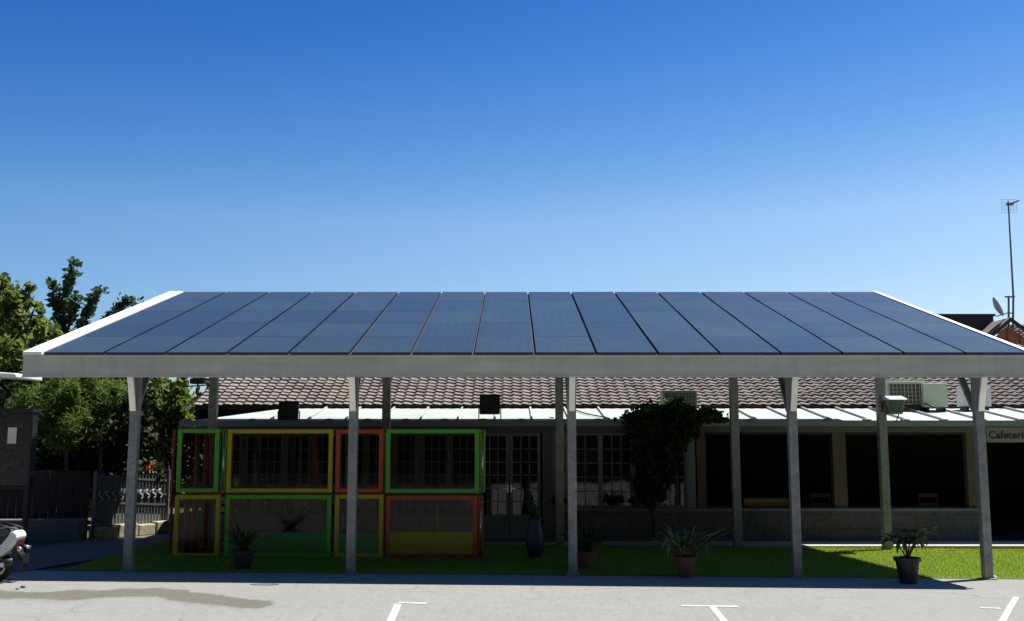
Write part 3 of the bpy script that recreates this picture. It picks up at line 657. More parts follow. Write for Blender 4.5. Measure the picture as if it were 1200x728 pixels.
# ------------------------------------------------------------------ coloured screens
YC = ground(380, 654).y; DPT = 0.95
def screen(name, u0, u1, v0, v1, col, back, side, lab, panel=None, extra=None, inner=()):
    a, b = P(u0, v1, YC), P(u1, v0, YC); x0, x1, z0, z1 = a.x, b.x, a.z, b.z; w = 0.07
    t = thing(name, ((x0 + x1) / 2, YC + DPT / 2, z0), lab, 'screen', 'coloured cube-shaped glazed screens')
    m = MB(); m.frame(x0, x1, z0, z1, YC, YC + .07, w); m.build('front_frame', M[col], t, bevel=.01)
    m = MB(); m.frame(x0 + .01, x1 - .01, z0 + .01, z1 - .01, YC + DPT - .07, YC + DPT, w); m.build('back_frame', M[back], t, bevel=.01)
    for x in (x0, x1 - .05):
        for z in (z0, z1 - .05):
            m = MB(); m.box(x + .003, x + .047, YC + .072, YC + DPT - .072, z + .003, z + .047); m.build('side_rail', M[side], t)
    m = MB(); m.box(x0 + w, x1 - w, YC + .03, YC + .036, z0 + w, z1 - w); m.build('front_pane', M['clear'], t)
    if extra:
        xa = XU(u1 + .8, YC); xb = XU(extra, YC); m = MB(); m.box(xa, xb, YC + .05, YC + .13, z0 + .01, z1 - .01); m.build('side_post', M[side], t, bevel=.012)
        m = MB(); m.tube([((xa + xb) / 2, YC + .035, z0 + .03), ((xa + xb) / 2, YC + .035, z1 - .03)], .012, 8); m.build('steel_rod', M['chrome'], t, True)
    for (ua, ub, wd, cm) in inner:
        pa, pb_ = P(ua, v1 - 8, YC + .5), P(ub, v0 + 8, YC + .5); m = MB(); m.tube([pa, pb_], wd, 8); m.build('inner_pole', M[cm], t, True)
    if panel:
        pc, vt = panel; zt = zv(vt, YC)
        m = MB(); m.box(x0 + w, x1 - w, YC + .014, YC + .026, z0 + w, zt); m.build('kick_panel', M[pc], t)
    return t
screen('play_screen', 205.5, 257.5, 502.5, 577.5, 'f_green', 'f_red', 'f_green', 'green framed glazed cube in the upper row at the far left end', None, 263.5, ((232, 232, .03, 'f_olive'), (243, 243, .035, 'f_red'), (248, 248, .014, 'sill')))
screen('play_screen', 264.5, 390.5, 503, 577.5, 'f_yellow', 'f_olive', 'f_olive', 'wide yellow framed glazed cube in the upper row', None, None, ((286, 286, .04, 'f_olive'), (305, 300, .03, 'wood'), (345, 341, .035, 'wood'), (350, 352, .02, 'sill'), (372, 368, .04, 'f_red')))
screen('play_screen', 392.5, 449.5, 503, 577.5, 'f_red', 'f_green', 'f_red', 'narrow red framed glazed cube behind the second front post')
screen('play_screen', 451.5, 561.5, 503, 578, 'f_green', 'f_olive', 'f_green', 'wide green framed glazed cube at the upper right beside the french doors', None, 568.5, ((487, 487, .03, 'sill'), (525, 525, .02, 'sill')))
screen('play_screen', 202, 258.5, 580, 654, 'f_yellow', 'f_red', 'f_orange', 'narrow yellow framed glazed cube at the bottom left end', None, None, ((219, 219, .05, 'f_red'), (228, 228, .025, 'f_olive'), (232, 232, .012, 'sill'), (241, 241, .03, 'f_red')))
screen('play_screen', 262, 388.5, 580, 654, 'f_green', 'f_olive', 'f_green', 'wide green framed glazed cube in the bottom row with green kick panel', ('kick_green', 624), None, ((290, 380, .03, 'sill'), (300, 384, .02, 'wood'), (275, 370, .025, 'sill'), (282, 282, .04, 'f_olive')))
screen('play_screen', 391, 449.5, 579.5, 654, 'f_yellow', 'f_olive', 'f_orange', 'narrow yellow framed glazed cube in the bottom row beside the red one', ('kick_green', 626))
screen('play_screen', 451.5, 559.5, 581, 654, 'f_red', 'f_olive', 'f_red', 'wide red framed glazed cube at the bottom right with yellow kick panel', ('kick_yellow', 624), 566.5, ((512, 512, .03, 'f_green'),))
m = MB(); q0 = P(198, 654, YC + .3); q1 = P(203, 504, YC + .3); m.box(q0.x, q1.x, YC + .3, YC + .4, q0.z, q1.z); tag(m.build('end_post', M['f_red']), 'dark red upright at the left end of the coloured cubes', 'post')

# ------------------------------------------------------------------ leaves
def leaf_mesh(name, pts, size, mat, parent=None, elong=1.7, sizevar=0.35, normal_bias=None):
    pts = np.asarray(pts); n = len(pts)
    d = NR.normal(size=(n, 3)); d /= np.linalg.norm(d, axis=1)[:, None]
    e = NR.normal(size=(n, 3)); 
    if normal_bias is not None: e += np.asarray(normal_bias)
    e -= (e * d).sum(1)[:, None] * d; e /= np.linalg.norm(e, axis=1)[:, None]
    s = size * (1 + NR.uniform(-sizevar, sizevar, n))[:, None]; nn = np.cross(d, e)
    v = np.stack([pts - d * s * elong / 2, pts + e * s / 2 + nn * s * .12, pts + d * s * elong / 2, pts - e * s / 2 + nn * s * .12], 1).reshape(-1, 3)
    me = bpy.data.meshes.new(name); me.vertices.add(4 * n); me.vertices.foreach_set('co', v.ravel())
    me.loops.add(4 * n); me.loops.foreach_set('vertex_index', np.arange(4 * n)); me.polygons.add(n)
    me.polygons.foreach_set('loop_start', np.arange(0, 4 * n, 4)); me.polygons.foreach_set('loop_total', np.full(n, 4))
    me.update(); me.validate(); me.materials.append(mat)
    o = bpy.data.objects.new(name, me); C.objects.link(o)
    if parent: o.parent = parent; o.matrix_parent_inverse = Matrix.Translation(-parent.location)
    return o
def blob_pts(blobs, per, sub=0.28, shell=0.6):
    out = []
    for (c, r) in blobs:
        c = np.array(c); r = np.array(r if hasattr(r, '__len__') else (r, r, r)); ns = max(8, int(14 * float(r.mean()) / 0.5))
        n_ = int(per * float(r.mean()) ** 2 * 4)
        d = NR.normal(size=(ns, 3)); d /= np.linalg.norm(d, axis=1)[:, None]
        cl = c + d * r * (NR.uniform(shell, 1, ns) ** .5)[:, None]
        idx = NR.integers(0, ns, n_); w = NR.normal(size=(n_, 3)) * sub * r * NR.uniform(.35, 1, n_)[:, None]
        out.append(cl[idx] + w)
    return np.concatenate(out)
def tree(label, base, top, blobs, per, size, mat, cat='tree', name='leafy_tree', tr=0.16, shoots=(), shper=260, group=None, sub=0.28, trunk=True):
    t = thing(name, base, label, cat, group); base = Vector(base); top = Vector(top)
    if trunk:
        m = MB(); mid = base.lerp(top, .5) + Vector((.08, 0, 0)); m.tube([base, mid, top], [tr, tr * .8, tr * .6], 10)
        for c, r in blobs:
            c = Vector(c); k = top.lerp(c, .5) + Vector((0, 0, .1)); m.tube([top, k, c], [tr * .5, tr * .3, tr * .12], 6)
        for path in shoots:
            m.tube([top] + [Vector(p) for p in path], [tr * .4] + list(np.linspace(tr * .25, tr * .06, len(path))), 6)
        m.build('trunk', M['bark'], t, True)
    arr = [blob_pts(blobs, per, sub)] if blobs else []
    for path in shoots:
        P_ = [np.array(p) for p in path]
        for a, b in zip(P_, P_[1:]):
            L = np.linalg.norm(b - a); n_ = int(L * shper); tt = NR.uniform(0, 1, n_)[:, None]
            # leaves gather in whorls along the shoot
            tt = (np.round(tt * L / .22) * .22 / L) * .75 + tt * .25
            arr.append(a + (b - a) * tt + NR.normal(size=(n_, 3)) * .07)
    leaf_mesh('crown', np.concatenate(arr), size, mat, t)
    return t
def PB(u, v, Y, r, dy=0): # blob from pixel position / pixel radius
    p = P(u, v, Y + dy); return ((p.x, p.y, p.z), r / px(Y))
Y1 = 24.5
gb = lambda u, Y: (XU(u, Y, 0), Y, G(XU(u, Y, 0)) - .05)
tree('broad bright green leafy tree at the left edge behind the white roof edge', gb(5, Y1), P(5, 470, Y1),
     [PB(-25, 375, Y1, 42), PB(12, 362, Y1, 20, -.3), PB(4, 345, Y1, 14), PB(30, 388, Y1, 22, .3), PB(20, 420, Y1, 28, -.4), PB(-15, 440, Y1, 40), PB(50, 402, Y1, 16, .4), PB(45, 435, Y1, 20), PB(24, 350, Y1, 8), PB(40, 362, Y1, 9), PB(35, 338, Y1, 5), PB(62, 420, Y1, 14), PB(55, 388, Y1, 12), PB(20, 345, Y1, 9), PB(-5, 335, Y1, 10)],
     900, .11, M['leafA'])
Y2 = 25.5
sh = lambda L: [tuple(P(u, v, Y2 + R.uniform(-.15, .15))) for u, v in L]
tree('dark tree with long upright leafy shoots against the sky', gb(85, Y2), P(85, 440, Y2),
     [PB(82, 396, Y2, 10)],
     900, .10, M['leafB'], tr=.1, shoots=[
        sh([(80, 410), (72, 385), (74, 360), (78, 338), (85, 318), (88, 307)]), sh([(74, 385), (66, 360), (62, 345), (61, 331)]),
        sh([(84, 405), (96, 385), (104, 362), (110, 347), (118, 340)]), sh([(80, 375), (86, 358), (92, 346)]),
        sh([(100, 400), (118, 385), (130, 370), (142, 359), (152, 351), (158, 352)])], shper=230)
Y3 = 26.3
tree('small glossy leafed tree beside the end of the clay tile roof', gb(190, Y3), P(188, 500, Y3),
     [PB(172, 458, Y3, 22), PB(196, 462, Y3, 20, -.3), PB(214, 470, Y3, 14), PB(205, 488, Y3, 15), PB(178, 486, Y3, 22, .3), PB(150, 450, Y3, 20), PB(222, 495, Y3, 9), PB(190, 510, Y3, 18), PB(208, 446, Y3, 12)],
     1000, .10, M['leafA'])
Y4 = 22.3
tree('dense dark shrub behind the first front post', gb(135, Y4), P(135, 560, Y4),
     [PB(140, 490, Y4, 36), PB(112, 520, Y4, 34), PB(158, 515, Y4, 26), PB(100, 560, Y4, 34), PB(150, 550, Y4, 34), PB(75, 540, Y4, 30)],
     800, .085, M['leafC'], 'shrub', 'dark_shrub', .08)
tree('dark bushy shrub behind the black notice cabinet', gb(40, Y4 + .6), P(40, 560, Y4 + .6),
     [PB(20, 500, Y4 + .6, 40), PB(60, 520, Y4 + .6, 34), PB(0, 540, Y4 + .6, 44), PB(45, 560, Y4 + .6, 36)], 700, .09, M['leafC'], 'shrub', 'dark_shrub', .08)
Y2b = 25.0
tree('yellow green bushy tree below the tall upright shoots', gb(105, Y2b), P(100, 450, Y2b),
     [PB(80, 405, Y2b, 14), PB(106, 400, Y2b, 13, -.3), PB(70, 425, Y2b, 22), PB(100, 425, Y2b, 22), PB(128, 408, Y2b, 14), PB(90, 455, Y2b, 26), PB(138, 428, Y2b, 18), PB(150, 402, Y2b, 7), PB(60, 400, Y2b, 10), PB(120, 455, Y2b, 20)],
     1000, .11, M['leafA'])
# feathery shrubs
def plume(u, v0, v1, Y, n, spread, lab):
    base = P(u, v0, Y); t = thing('feathery_shrub', (base.x, Y, G(base.x)), lab, 'shrub', 'feathery green shrubs')
    m = MB(); m.tube([(base.x, Y, G(base.x)), tuple(base)], [.06, .04], 6); m.build('stem', M['bark'], t)
    m = MB(); hgt = zv(v1, Y) - base.z
    for i in range(n):
        a = R.uniform(0, 2 * math.pi); k = R.uniform(.05, 1) ** .7 * spread; L = hgt * R.uniform(.6, 1.05) * (1 - .35 * k / spread)
        p0 = base + Vector((math.cos(a) * k * .3, math.sin(a) * k * .3, R.uniform(-.35, .3))); q = p0 + Vector((math.cos(a) * k * .7, math.sin(a) * k * .7, L * .65)); e = p0 + Vector((math.cos(a) * k * 1.25, math.sin(a) * k * 1.25, L * R.uniform(.8, 1)))
        s_ = Vector((-math.sin(a), math.cos(a), 0)) * .008
        b = len(m.v); m.v += [tuple(p0 - s_), tuple(p0 + s_), tuple(q + s_ * 1.2), tuple(q - s_ * 1.2), tuple(e)]; m.f += [(b, b + 1, b + 2, b + 3), (b + 3, b + 2, b + 4)]
    m.build('foliage', M['leafD'], t)
def feathery(label, u, Y, blobs, per):
    b0 = gb(u, Y); t = thing('feathery_shrub', b0, label, 'shrub', 'feathery green shrubs')
    m = MB(); tp = P(u, 500, Y); m.tube([b0, tp], [.06, .03], 6)
    for c_, r_ in blobs: m.tube([tuple(tp), c_], [.02, .006], 5)
    m.build('stem', M['bark'], t)
    leaf_mesh('foliage', blob_pts(blobs, per, .38, .3), .022, M['leafD'], t, 7.0)
feathery('tall feathery green shrub above the dark boundary fence', 78, 21.3, [PB(75, 468, 21.3, 24), PB(90, 455, 21.3, 18), PB(60, 490, 21.3, 24), PB(85, 495, 21.3, 24), PB(68, 450, 21.3, 10)], 9000)
feathery('lower feathery green shrub just above the notice cabinet top', 38, 21.5, [PB(35, 478, 21.5, 18), PB(50, 470, 21.5, 14), PB(22, 488, 21.5, 14), PB(45, 495, 21.5, 18)], 9000)
feathery('feathery green shrub left of the first front post', 118, 21.7, [PB(115, 465, 21.7, 20), PB(128, 455, 21.7, 14), PB(105, 480, 21.7, 20)], 8000)
# far hedge closing the garden
p = blob_pts([((x, 30 + .3 * (i % 2), 1.6 + .4 * math.sin(i * 1.7)), (1.3, .9, 1.7)) for i, x in enumerate(np.arange(-22, -7.5, 1.2))], 330, .3)
h = leaf_mesh('far_hedge', p, .14, M['leafC']); tag(h, 'dense dark hedge closing the garden behind the trees', 'hedge', kind='stuff')

# ------------------------------------------------------------------ left boundary
# dark board fence and low stone wall
XFl = XU(113, 19.5)
f = thing('board_fence', (-11, 19.6, .1), 'tall black board fence behind the low wall at left', 'fence')
m = MB(); x = -15.5; 
while x < XFl - .1: m.box(x, x + .135, 19.3, 19.33, .15, 1.38 + R.uniform(-.01, .01)); x += .15
m.build('board', M['darkfence'], f)
m = MB(); 
for z in (.4, 1.15): m.box(-15.5, XFl, 19.332, 19.38, z, z + .07)
m.build('rail', M['darkfence'], f)
m = MB(); m.box(-15.5, XFl - .02, 18.9, 19.25, 0, .52); tag(m.build('low_wall', M['grey'], bevel=.02), 'low dark rendered wall beside the footpath at left', 'wall')
# ornate cast fence on limestone base
A = Vector((XU(113, 19.3), 19.3, 0)); B = Vector((XU(198, 20.7), 20.7, 0)); D = B - A; Lf = D.length; D.normalize(); Nn = Vector((D.y, -D.x, 0))
A.z = G(A.x); fz0, fz1 = A.z + .26, A.z + 1.18
f = thing('ornate_fence', tuple(A), 'grey cast railing with a row of scrolls on limestone base', 'fence')
cs = thing('limestone_kerb', tuple(A), 'sunlit rough limestone kerb under the grey cast railing', 'kerb wall')
m = MB(); q = A + D * (-.05)
k = 0
while k < Lf:
    w = R.uniform(.3, .5); a_ = A + D * k; b_ = A + D * min(k + w - .02, Lf + .1); o1 = Nn * R.uniform(.12, .16)
    h_ = R.uniform(.2, .25); vs = [a_ + o1, b_ + o1, b_ - Nn * .14, a_ - Nn * .14]
    m.add([tuple(p_) for p_ in vs] + [tuple(p_ + Vector((0, 0, h_))) for p_ in vs], [(0, 1, 2, 3), (7, 6, 5, 4), (0, 4, 5, 1), (1, 5, 6, 2), (2, 6, 7, 3), (3, 7, 4, 0)]); k += w
m.build('stone_block', M['limestone'], cs, bevel=.02)
m = MB(); up = Vector((0, 0, 1))
def seg(s0, s1, z0, z1, th): m.bar(A + D * s0 + up * (z0 - A.z), A + D * s1 + up * (z1 - A.z), th, th)
for z in (fz0, fz0 + .42, fz1 - .30, fz1 - .03): m.bar(A + up * (z - A.z), B + up * (z - A.z + 0) - up * 0, .035, .04)
k = 0
while k < Lf:
    m.bar(A + D * k + up * (fz0 - A.z), A + D * k + up * (fz1 - A.z - .02), .016, .016, Nn); k += .075
m.build('railing', M['iron'], f)
m = MB(); m.bar(A - Nn * .03 + up * (fz0 + .44 - A.z), B - Nn * .03 + up * (fz0 + .44 - A.z), .006, .86); m.build('backing_panel', simple('grey_panel', (.22, .235, .24), .6), f)
m = MB(); k = .1
while k < Lf - .1:
    pts = []
    for i in range(15):
        t_ = i / 14; a_ = t_ * math.pi * 2; pts.append(A + D * (k + .045 * math.sin(a_ * 1.0)) + Nn * .03 + up * (fz0 + .44 + t_ * .17 - A.z))
    m.tube(pts, .013, 6); k += .15
m.build('scroll', simple('scroll_grey', (.45, .47, .46), .6), f, True)
k = 0
while k < Lf: 
    c_ = A + D * k + up * (fz1 - A.z); m = MB(); m.sphere(tuple(c_), .022, 8, (1, 1, 1.6)); m.build('finial', M['iron'], f, True); k += .15
for s0 in (0, Lf * .5, Lf): c_ = A + D * s0; m = MB(); m.box(c_.x - .03, c_.x + .03, c_.y - .03, c_.y + .03, A.z + .05, fz1 + .06); m.build('fence_post', M['iron'], f)
# flowers above fence
fl = thing('geranium', tuple(A + D * (Lf * .8)), 'orange geranium blooming over the top of the grey railing', 'flower')
c_ = A + D * (Lf * .82) + Nn * .0 + Vector((-.12, .1, fz1 + .10 - A.z))
m = MB(); m.tube([(c_.x, c_.y, A.z), tuple(c_)], .02, 6); m.build('stem', M['bark'], fl)
leaf_mesh('bloom', blob_pts([(tuple(c_), .10), (tuple(c_ + Vector((.12, .05, -.04))), .06)], 2600, .35), .035, M['petal'], fl, 1.1)
leaf_mesh('leaves', blob_pts([(tuple(c_ + Vector((0, .1, -.1))), .2), (tuple(c_ + Vector((-.3, .1, -.05))), .16)], 1800, .35), .06, M['leafE'], fl, 1.1)
# notice cabinet
nb = thing('notice_cabinet', (XU(10, 17), 17.0, .1), 'black marbled notice cabinet with a white sheet pinned in it', 'notice board')
c0 = P(-34, 570, 17.0); c1 = P(37, 485, 17.0)
def marble():
    m_, nt, b = nmat('marbled_panel'); g_ = N(nt, 'ShaderNodeNewGeometry'); n = N(nt, 'ShaderNodeTexNoise', Scale=14.0, Detail=8.0, Roughness=.75, Distortion=1.5)
    nt.links.new(g_.outputs['Position'], n.inputs[0]); nt.links.new(ramp(nt, n.outputs[0], [(.48, (.012, .014, .018)), (.6, (.05, .06, .07)), (.7, (.22, .25, .27))]), b.inputs['Base Color']); b.inputs['Roughness'].default_value = .35; return m_
m = MB(); m.box(c0.x, c1.x, 17.0, 17.12, c0.z, c1.z); m.build('back_panel', marble(), nb)
m = MB(); m.frame(c0.x - .05, c1.x + .05, c0.z - .05, c1.z + .06, 16.95, 17.14, .05); m.build('frame', M['black'], nb, bevel=.006)
for x in (c0.x + .05, c1.x - .02): m = MB(); m.box(x - .035, x + .035, 17.0, 17.07, G(x), c0.z - .05); m.build('leg', M['black'], nb)
a, b = P(8.5, 520, 16.99), P(20, 501, 16.99)
m = MB(); m.box(a.x, b.x, 16.985, 16.995, a.z, b.z); m.build('notice_sheet', M['poster'], nb)
m = MB(); a = P(-34, 483.5, 16.99); b = P(42, 480, 16.99); m.box(a.x, b.x, 16.9, 17.2, a.z - .0, b.z + .015); m.build('top_ledge', M['black'], nb)
# white roof edge at far left
sh_ = thing('shelter_roof', (XU(-60, 16.2), 16.2, 0), 'thin white flat shelter roof edge entering at far left', 'shelter')
a = P(-160, 432, 15.6); b = P(18.5, 443, 15.6); c_ = P(18.5, 437.5, 15.6)
m = MB(); m.add([(a.x, 15.6, a.z), (b.x, 15.6, b.z), (c_.x, 15.6, c_.z), (a.x, 15.6, a.z + .09), (a.x, 16.5, a.z), (b.x, 16.5, b.z), (c_.x, 16.5, c_.z), (a.x, 16.5, a.z + .09)],
    [(0, 1, 2, 3), (7, 6, 5, 4), (0, 4, 5, 1), (1, 5, 6, 2), (2, 6, 7, 3), (3, 7, 4, 0)]); m.build('roof_sheet', M['bright'], sh_, bevel=.02)
for x in (a.x + .2, a.x + .9): m = MB(); m.tube([(x, 16.3, 0), (x, 16.3, a.z - .02)], .04, 10); m.build('leg', M['post'], sh_)
# lamp on thin pole by the roof end
lp = gb(231, 22.6); lm = thing('lamp_post', lp, 'thin pole with dark lamp head at the end of the tile roof', 'lamp post')
q = P(232, 450, 22.6); m = MB(); m.tube([lp, (q.x, 22.6, q.z)], .022, 8); m.build('pole', simple('rusty_pole', (.25, .16, .12), .7), lm)
m = MB(); m.box(q.x - .16, q.x + .16, 22.5, 22.75, q.z, q.z + .12); m.build('lamp_head', M['black'], lm, bevel=.02)
m = MB(); m.box(q.x - .12, q.x + .2, 22.45, 22.72, q.z + .125, q.z + .16); m.build('hood', M['bright'], lm, bevel=.01)
m = MB(); m.bar((q.x - .35, 22.62, q.z - .06), (q.x + .28, 22.62, q.z - .02), .025, .025); m.build('arm', M['black'], lm)

# ------------------------------------------------------------------ right: neighbouring roofs, dish, antenna
YN = 30.0
a, b = P(1085, 470, YN), P(1164, 370.5, YN)
hb = thing('flat_roofed_annexe', ((a.x + b.x) / 2, YN + 2, 0), 'dark flat topped annexe rising behind the canopy at right', 'building')
m = MB(); m.box(a.x, b.x, YN, YN + 4, 0, b.z); m.build('wall', M['darkroof'], hb)
m = MB(); m.box(a.x - .05, b.x + .05, YN - .05, YN + 4.05, b.z, b.z + .06); m.build('roof_edge', M['eave'], hb)
YH = 29.0
hh = thing('gabled_house', (XU(1215, YH), YH + 2, 0), 'brown timber gabled house with pinkish tile roof at the right edge', 'house')
pl_, pk, pr_ = P(1150, 404, YH), P(1180, 378, YH), P(1245, 425, YH)
m = MB(); m.add([(pl_.x + .1, YH, 0), (pr_.x, YH, 0), (pr_.x, YH, pr_.z), (pk.x, YH, pk.z - .1), (pl_.x + .1, YH, pl_.z - .05)], [(0, 1, 2, 3, 4)])
m.build('gable_wall', M['orange_wood'], hh)
def slab(name, p0, p1, y0, y1, th, mat):
    m = MB(); d_ = Vector((0, 0, th)); m.add([(p0.x, y0, p0.z), (p1.x, y0, p1.z), (p1.x, y0, p1.z + th), (p0.x, y0, p0.z + th), (p0.x, y1, p0.z), (p1.x, y1, p1.z), (p1.x, y1, p1.z + th), (p0.x, y1, p0.z + th)],
        [(0, 1, 2, 3), (7, 6, 5, 4), (0, 4, 5, 1), (1, 5, 6, 2), (2, 6, 7, 3), (3, 7, 4, 0)]); return m.build(name, mat, hh)
slab('barge_board', pl_, pk, YH - .25, YH - .2, .12, M['eave']); slab('barge_board', pk, pr_, YH - .25, YH - .2, .12, M['eave'])
slab('roof', pl_, pk, YH - .2, YH + 5, .12, M['tiles'])
# long tile slope facing the camera behind the gable
pa, pb = P(1178, 389, YH + .4), P(1300, 400, YH + .4)
m = tile_roof(pk.x, pk.x + 3.5, YH + .3, pk.z - .42, 7); m.build('side_roof', M['tiles'], hh)
m = MB()
for k in range(7): x = pl_.x + .4 + k * .35; m.box(x - .015, x + .015, YH - .012, YH - .002, 3.5, min(pl_.z + (x - pl_.x) * .85, 5.2) - .12)
m.build('batten', M['wood'], hh)
# TV antenna mast
b0 = P(1187, 392, 29.3); t0_ = P(1181.5, 236, 29.3); an = thing('tv_antenna', (b0.x, 29.3, b0.z), 'tall thin mast carrying a grid television antenna', 'antenna')
m = MB(); k0 = P(1187.5, 348, 29.3); m.tube([b0, k0, t0_], [.03, .028, .02], 6); m.build('mast', M['iron'], an)
m = MB(); q = P(1182.5, 241, 29.3)
for i in range(5): zz_ = q.z + (-.22 + i * .1); m.bar((q.x - .22, 29.3, zz_), (q.x + .22, 29.3, zz_), .006, .006)
for i in range(6): xx_ = q.x - .22 + i * .088; m.bar((xx_, 29.3, q.z - .22), (xx_, 29.3, q.z + .2), .005, .005, Vector((0, 1, 0)))
m.build('grid_reflector', simple('pale_wire', (.3, .4, .55), .5), an)
m = MB(); m.bar((q.x, 29.3, q.z + .04), (q.x + .05, 28.8, q.z + .03), .03, .03); m.box(q.x - .1, q.x + .1, 29.22, 29.28, q.z - .0, q.z + .05); m.build('boom', M['iron'], an)
b1 = P(1182, 392, 29.2); t1_ = P(1182, 347, 29.2); mp_ = thing('dish_mast', (b1.x, 29.2, b1.z), 'short stub mast with crossbar beside the tall antenna mast', 'mast')
m = MB(); m.tube([b1, t1_], .03, 8); m.build('pole', M['iron'], mp_)
m = MB(); c0_ = P(1177.5, 348, 29.2); c1_ = P(1189, 348, 29.2); m.bar(c0_, c1_, .04, .04); c0_ = P(1180, 367, 29.2); c1_ = P(1188, 367, 29.2); m.bar(c0_, c1_, .03, .03); m.build('crossbar', M['iron'], mp_)
dc = P(1166, 361, 29.1); ds = thing('satellite_dish', tuple(dc), 'grey satellite dish seen edge on above the dark annexe', 'satellite dish')
m = MB(); n = 20; rot = Matrix.Translation(dc) @ Matrix.Rotation(rad(74), 4, 'Z') @ Matrix.Rotation(rad(66), 4, 'X')
for j in range(6):
    r = .29 * j / 5 + .002; 
    for k in range(n): m.v.append(tuple(rot @ Vector((r * math.cos(2 * math.pi * k / n), r * 1.05 * math.sin(2 * math.pi * k / n), .09 * (j / 5) ** 2))))
for j in range(5):
    for k in range(n): m.f.append((j * n + k, j * n + (k + 1) % n, (j + 1) * n + (k + 1) % n, (j + 1) * n + k))
o = m.build('reflector', M['dish'], ds, True); s_ = o.modifiers.new('thickness', 'SOLIDIFY'); s_.thickness = .012
m = MB(); m.bar(P(1167, 371, 29.1), P(1180, 367, 29.2), .025, .025); m.build('arm', M['iron'], ds)

# ------------------------------------------------------------------ potted plants
def blade(m, base, ang, L, w, arch, droop, n=7):
    d = Vector((math.cos(ang), math.sin(ang), 0)); s_ = Vector((-math.sin(ang), math.cos(ang), 0)); b = len(m.v)
    for i in range(n + 1):
        t_ = i / n; p_ = base + d * (L * math.sin(t_ * 1.35) * arch) + Vector((0, 0, L * (t_ - droop * t_ * t_)))
        ww = w * (0.35 + 1.3 * t_) * (1 - t_ ** 3) / 1.1 + .0015
        m.v += [tuple(p_ + s_ * ww + Vector((0, 0, ww * .5))), tuple(p_ - Vector((0, 0, 0))), tuple(p_ - s_ * ww + Vector((0, 0, ww * .5)))]
    for i in range(n):
        for k in (0, 1): m.f.append((b + 3 * i + k, b + 3 * i + k + 1, b + 3 * i + 4 + k, b + 3 * i + 3 + k))
def pot(t, c, r, h, mat):
    m = MB(); m.lathe(c.x, c.y, [(r * .68, c.z), (r * .95, c.z + h * .86), (r * 1.08, c.z + h * .86), (r * 1.1, c.z + h), (r * .98, c.z + h), (r * .94, c.z + h * .92)], 24); m.build('pot', mat, t, bevel=.003)
    m = MB(); m.lathe(c.x, c.y, [(r * .9, c.z + h * .85), (r * .9, c.z + h * .90)], 16); m.build('soil', M['soil'], t)
def bladed(name, u, v, r, h, L, n, w, potm, leafm, lab, cat='potted plant', arch=(.25, .8), seed=1, dr=(.3, .8)):
    rr = random.Random(seed); c = ground(u, v); c.z += .008; t = thing(name, tuple(c), lab, cat); pot(t, c, r, h, potm); m = MB()
    for i in range(n):
        m2 = c + Vector((rr.uniform(-.4, .4) * r, rr.uniform(-.4, .4) * r, h * .88))
        blade(m, m2, rr.uniform(0, 2 * math.pi), L * rr.uniform(.6, 1.08), w * rr.uniform(.7, 1.2), rr.uniform(*arch), rr.uniform(*dr))
    m.build('foliage', leafm, t, True); return t
bladed('potted_plant', 803, 676, .155, .28, .92, 74, .021, M['terracotta'], M['leafF'], 'arching pale bladed plant in terracotta pot on the shaded lawn', arch=(.3, .8), seed=3, dr=(.45, .98))
bladed('potted_plant', 687, 667, .15, .26, .68, 50, .022, M['terracotta'], M['leafE'], 'dark leafy plant in terracotta pot just right of the middle front post', seed=5)
bladed('potted_plant', 284, 668, .16, .27, .62, 46, .018, M['black'], M['leafE'], 'dark bladed plant in black pot before the coloured screens', arch=(.1, .7), seed=8)
# croton in black pot
c = ground(1064.5, 683.5); c.z += .005; t = thing('potted_croton', tuple(c), 'broad leafed plant in large black pot at the lawn edge', 'potted plant'); pot(t, c, .165, .34, M['black'])
m = MB(); st = []
rr = random.Random(4)
for i in range(9):
    a_ = rr.uniform(0, 6.28); L = rr.uniform(.16, .34); e = c + Vector((math.cos(a_) * L * .7, math.sin(a_) * L * .4, .32 + L)); m.tube([c + Vector((0, 0, .3)), c + Vector((math.cos(a_) * L * .25, math.sin(a_) * L * .2, .3 + L * .5)), e], [.012, .01, .006], 5); st.append(e)
m.build('stem', M['bark'], t)
m = MB()
for e in st:
    for k in range(6): blade(m, e, rr.uniform(0, 6.28), rr.uniform(.18, .32), .04, 1.0, rr.uniform(.6, 1.5), 5)
m.build('foliage', M['leafG'], t, True)
# dark blue ornamental vase with a lone cactus
c = ground(627, 656); c.z += .008; t = thing('tall_cactus_pot', tuple(c), 'dark blue pot holding a tall thin dark cactus before the french doors', 'potted plant')
m = MB(); m.lathe(c.x, c.y, [(.10, c.z + .05), (.15, c.z + .2), (.13, c.z + .45), (.10, c.z + .6), (.115, c.z + .64)], 18); m.build('pot', M['blueb'], t, True)
m = MB(); m.lathe(c.x, c.y, [(.15, c.z), (.15, c.z + .048)], 18); m.build('saucer', M['terracotta'], t)
m = MB(); m.tube([c + Vector((0, 0, .6)), c + Vector((-.03, 0, .78)), c + Vector((-.1, 0, .92)), c + Vector((-.13, 0, 1.1)), c + Vector((-.1, 0, 1.26))], [.09, .085, .06, .05, .015], 10); m.build('cactus', M['leafC'], t, True)
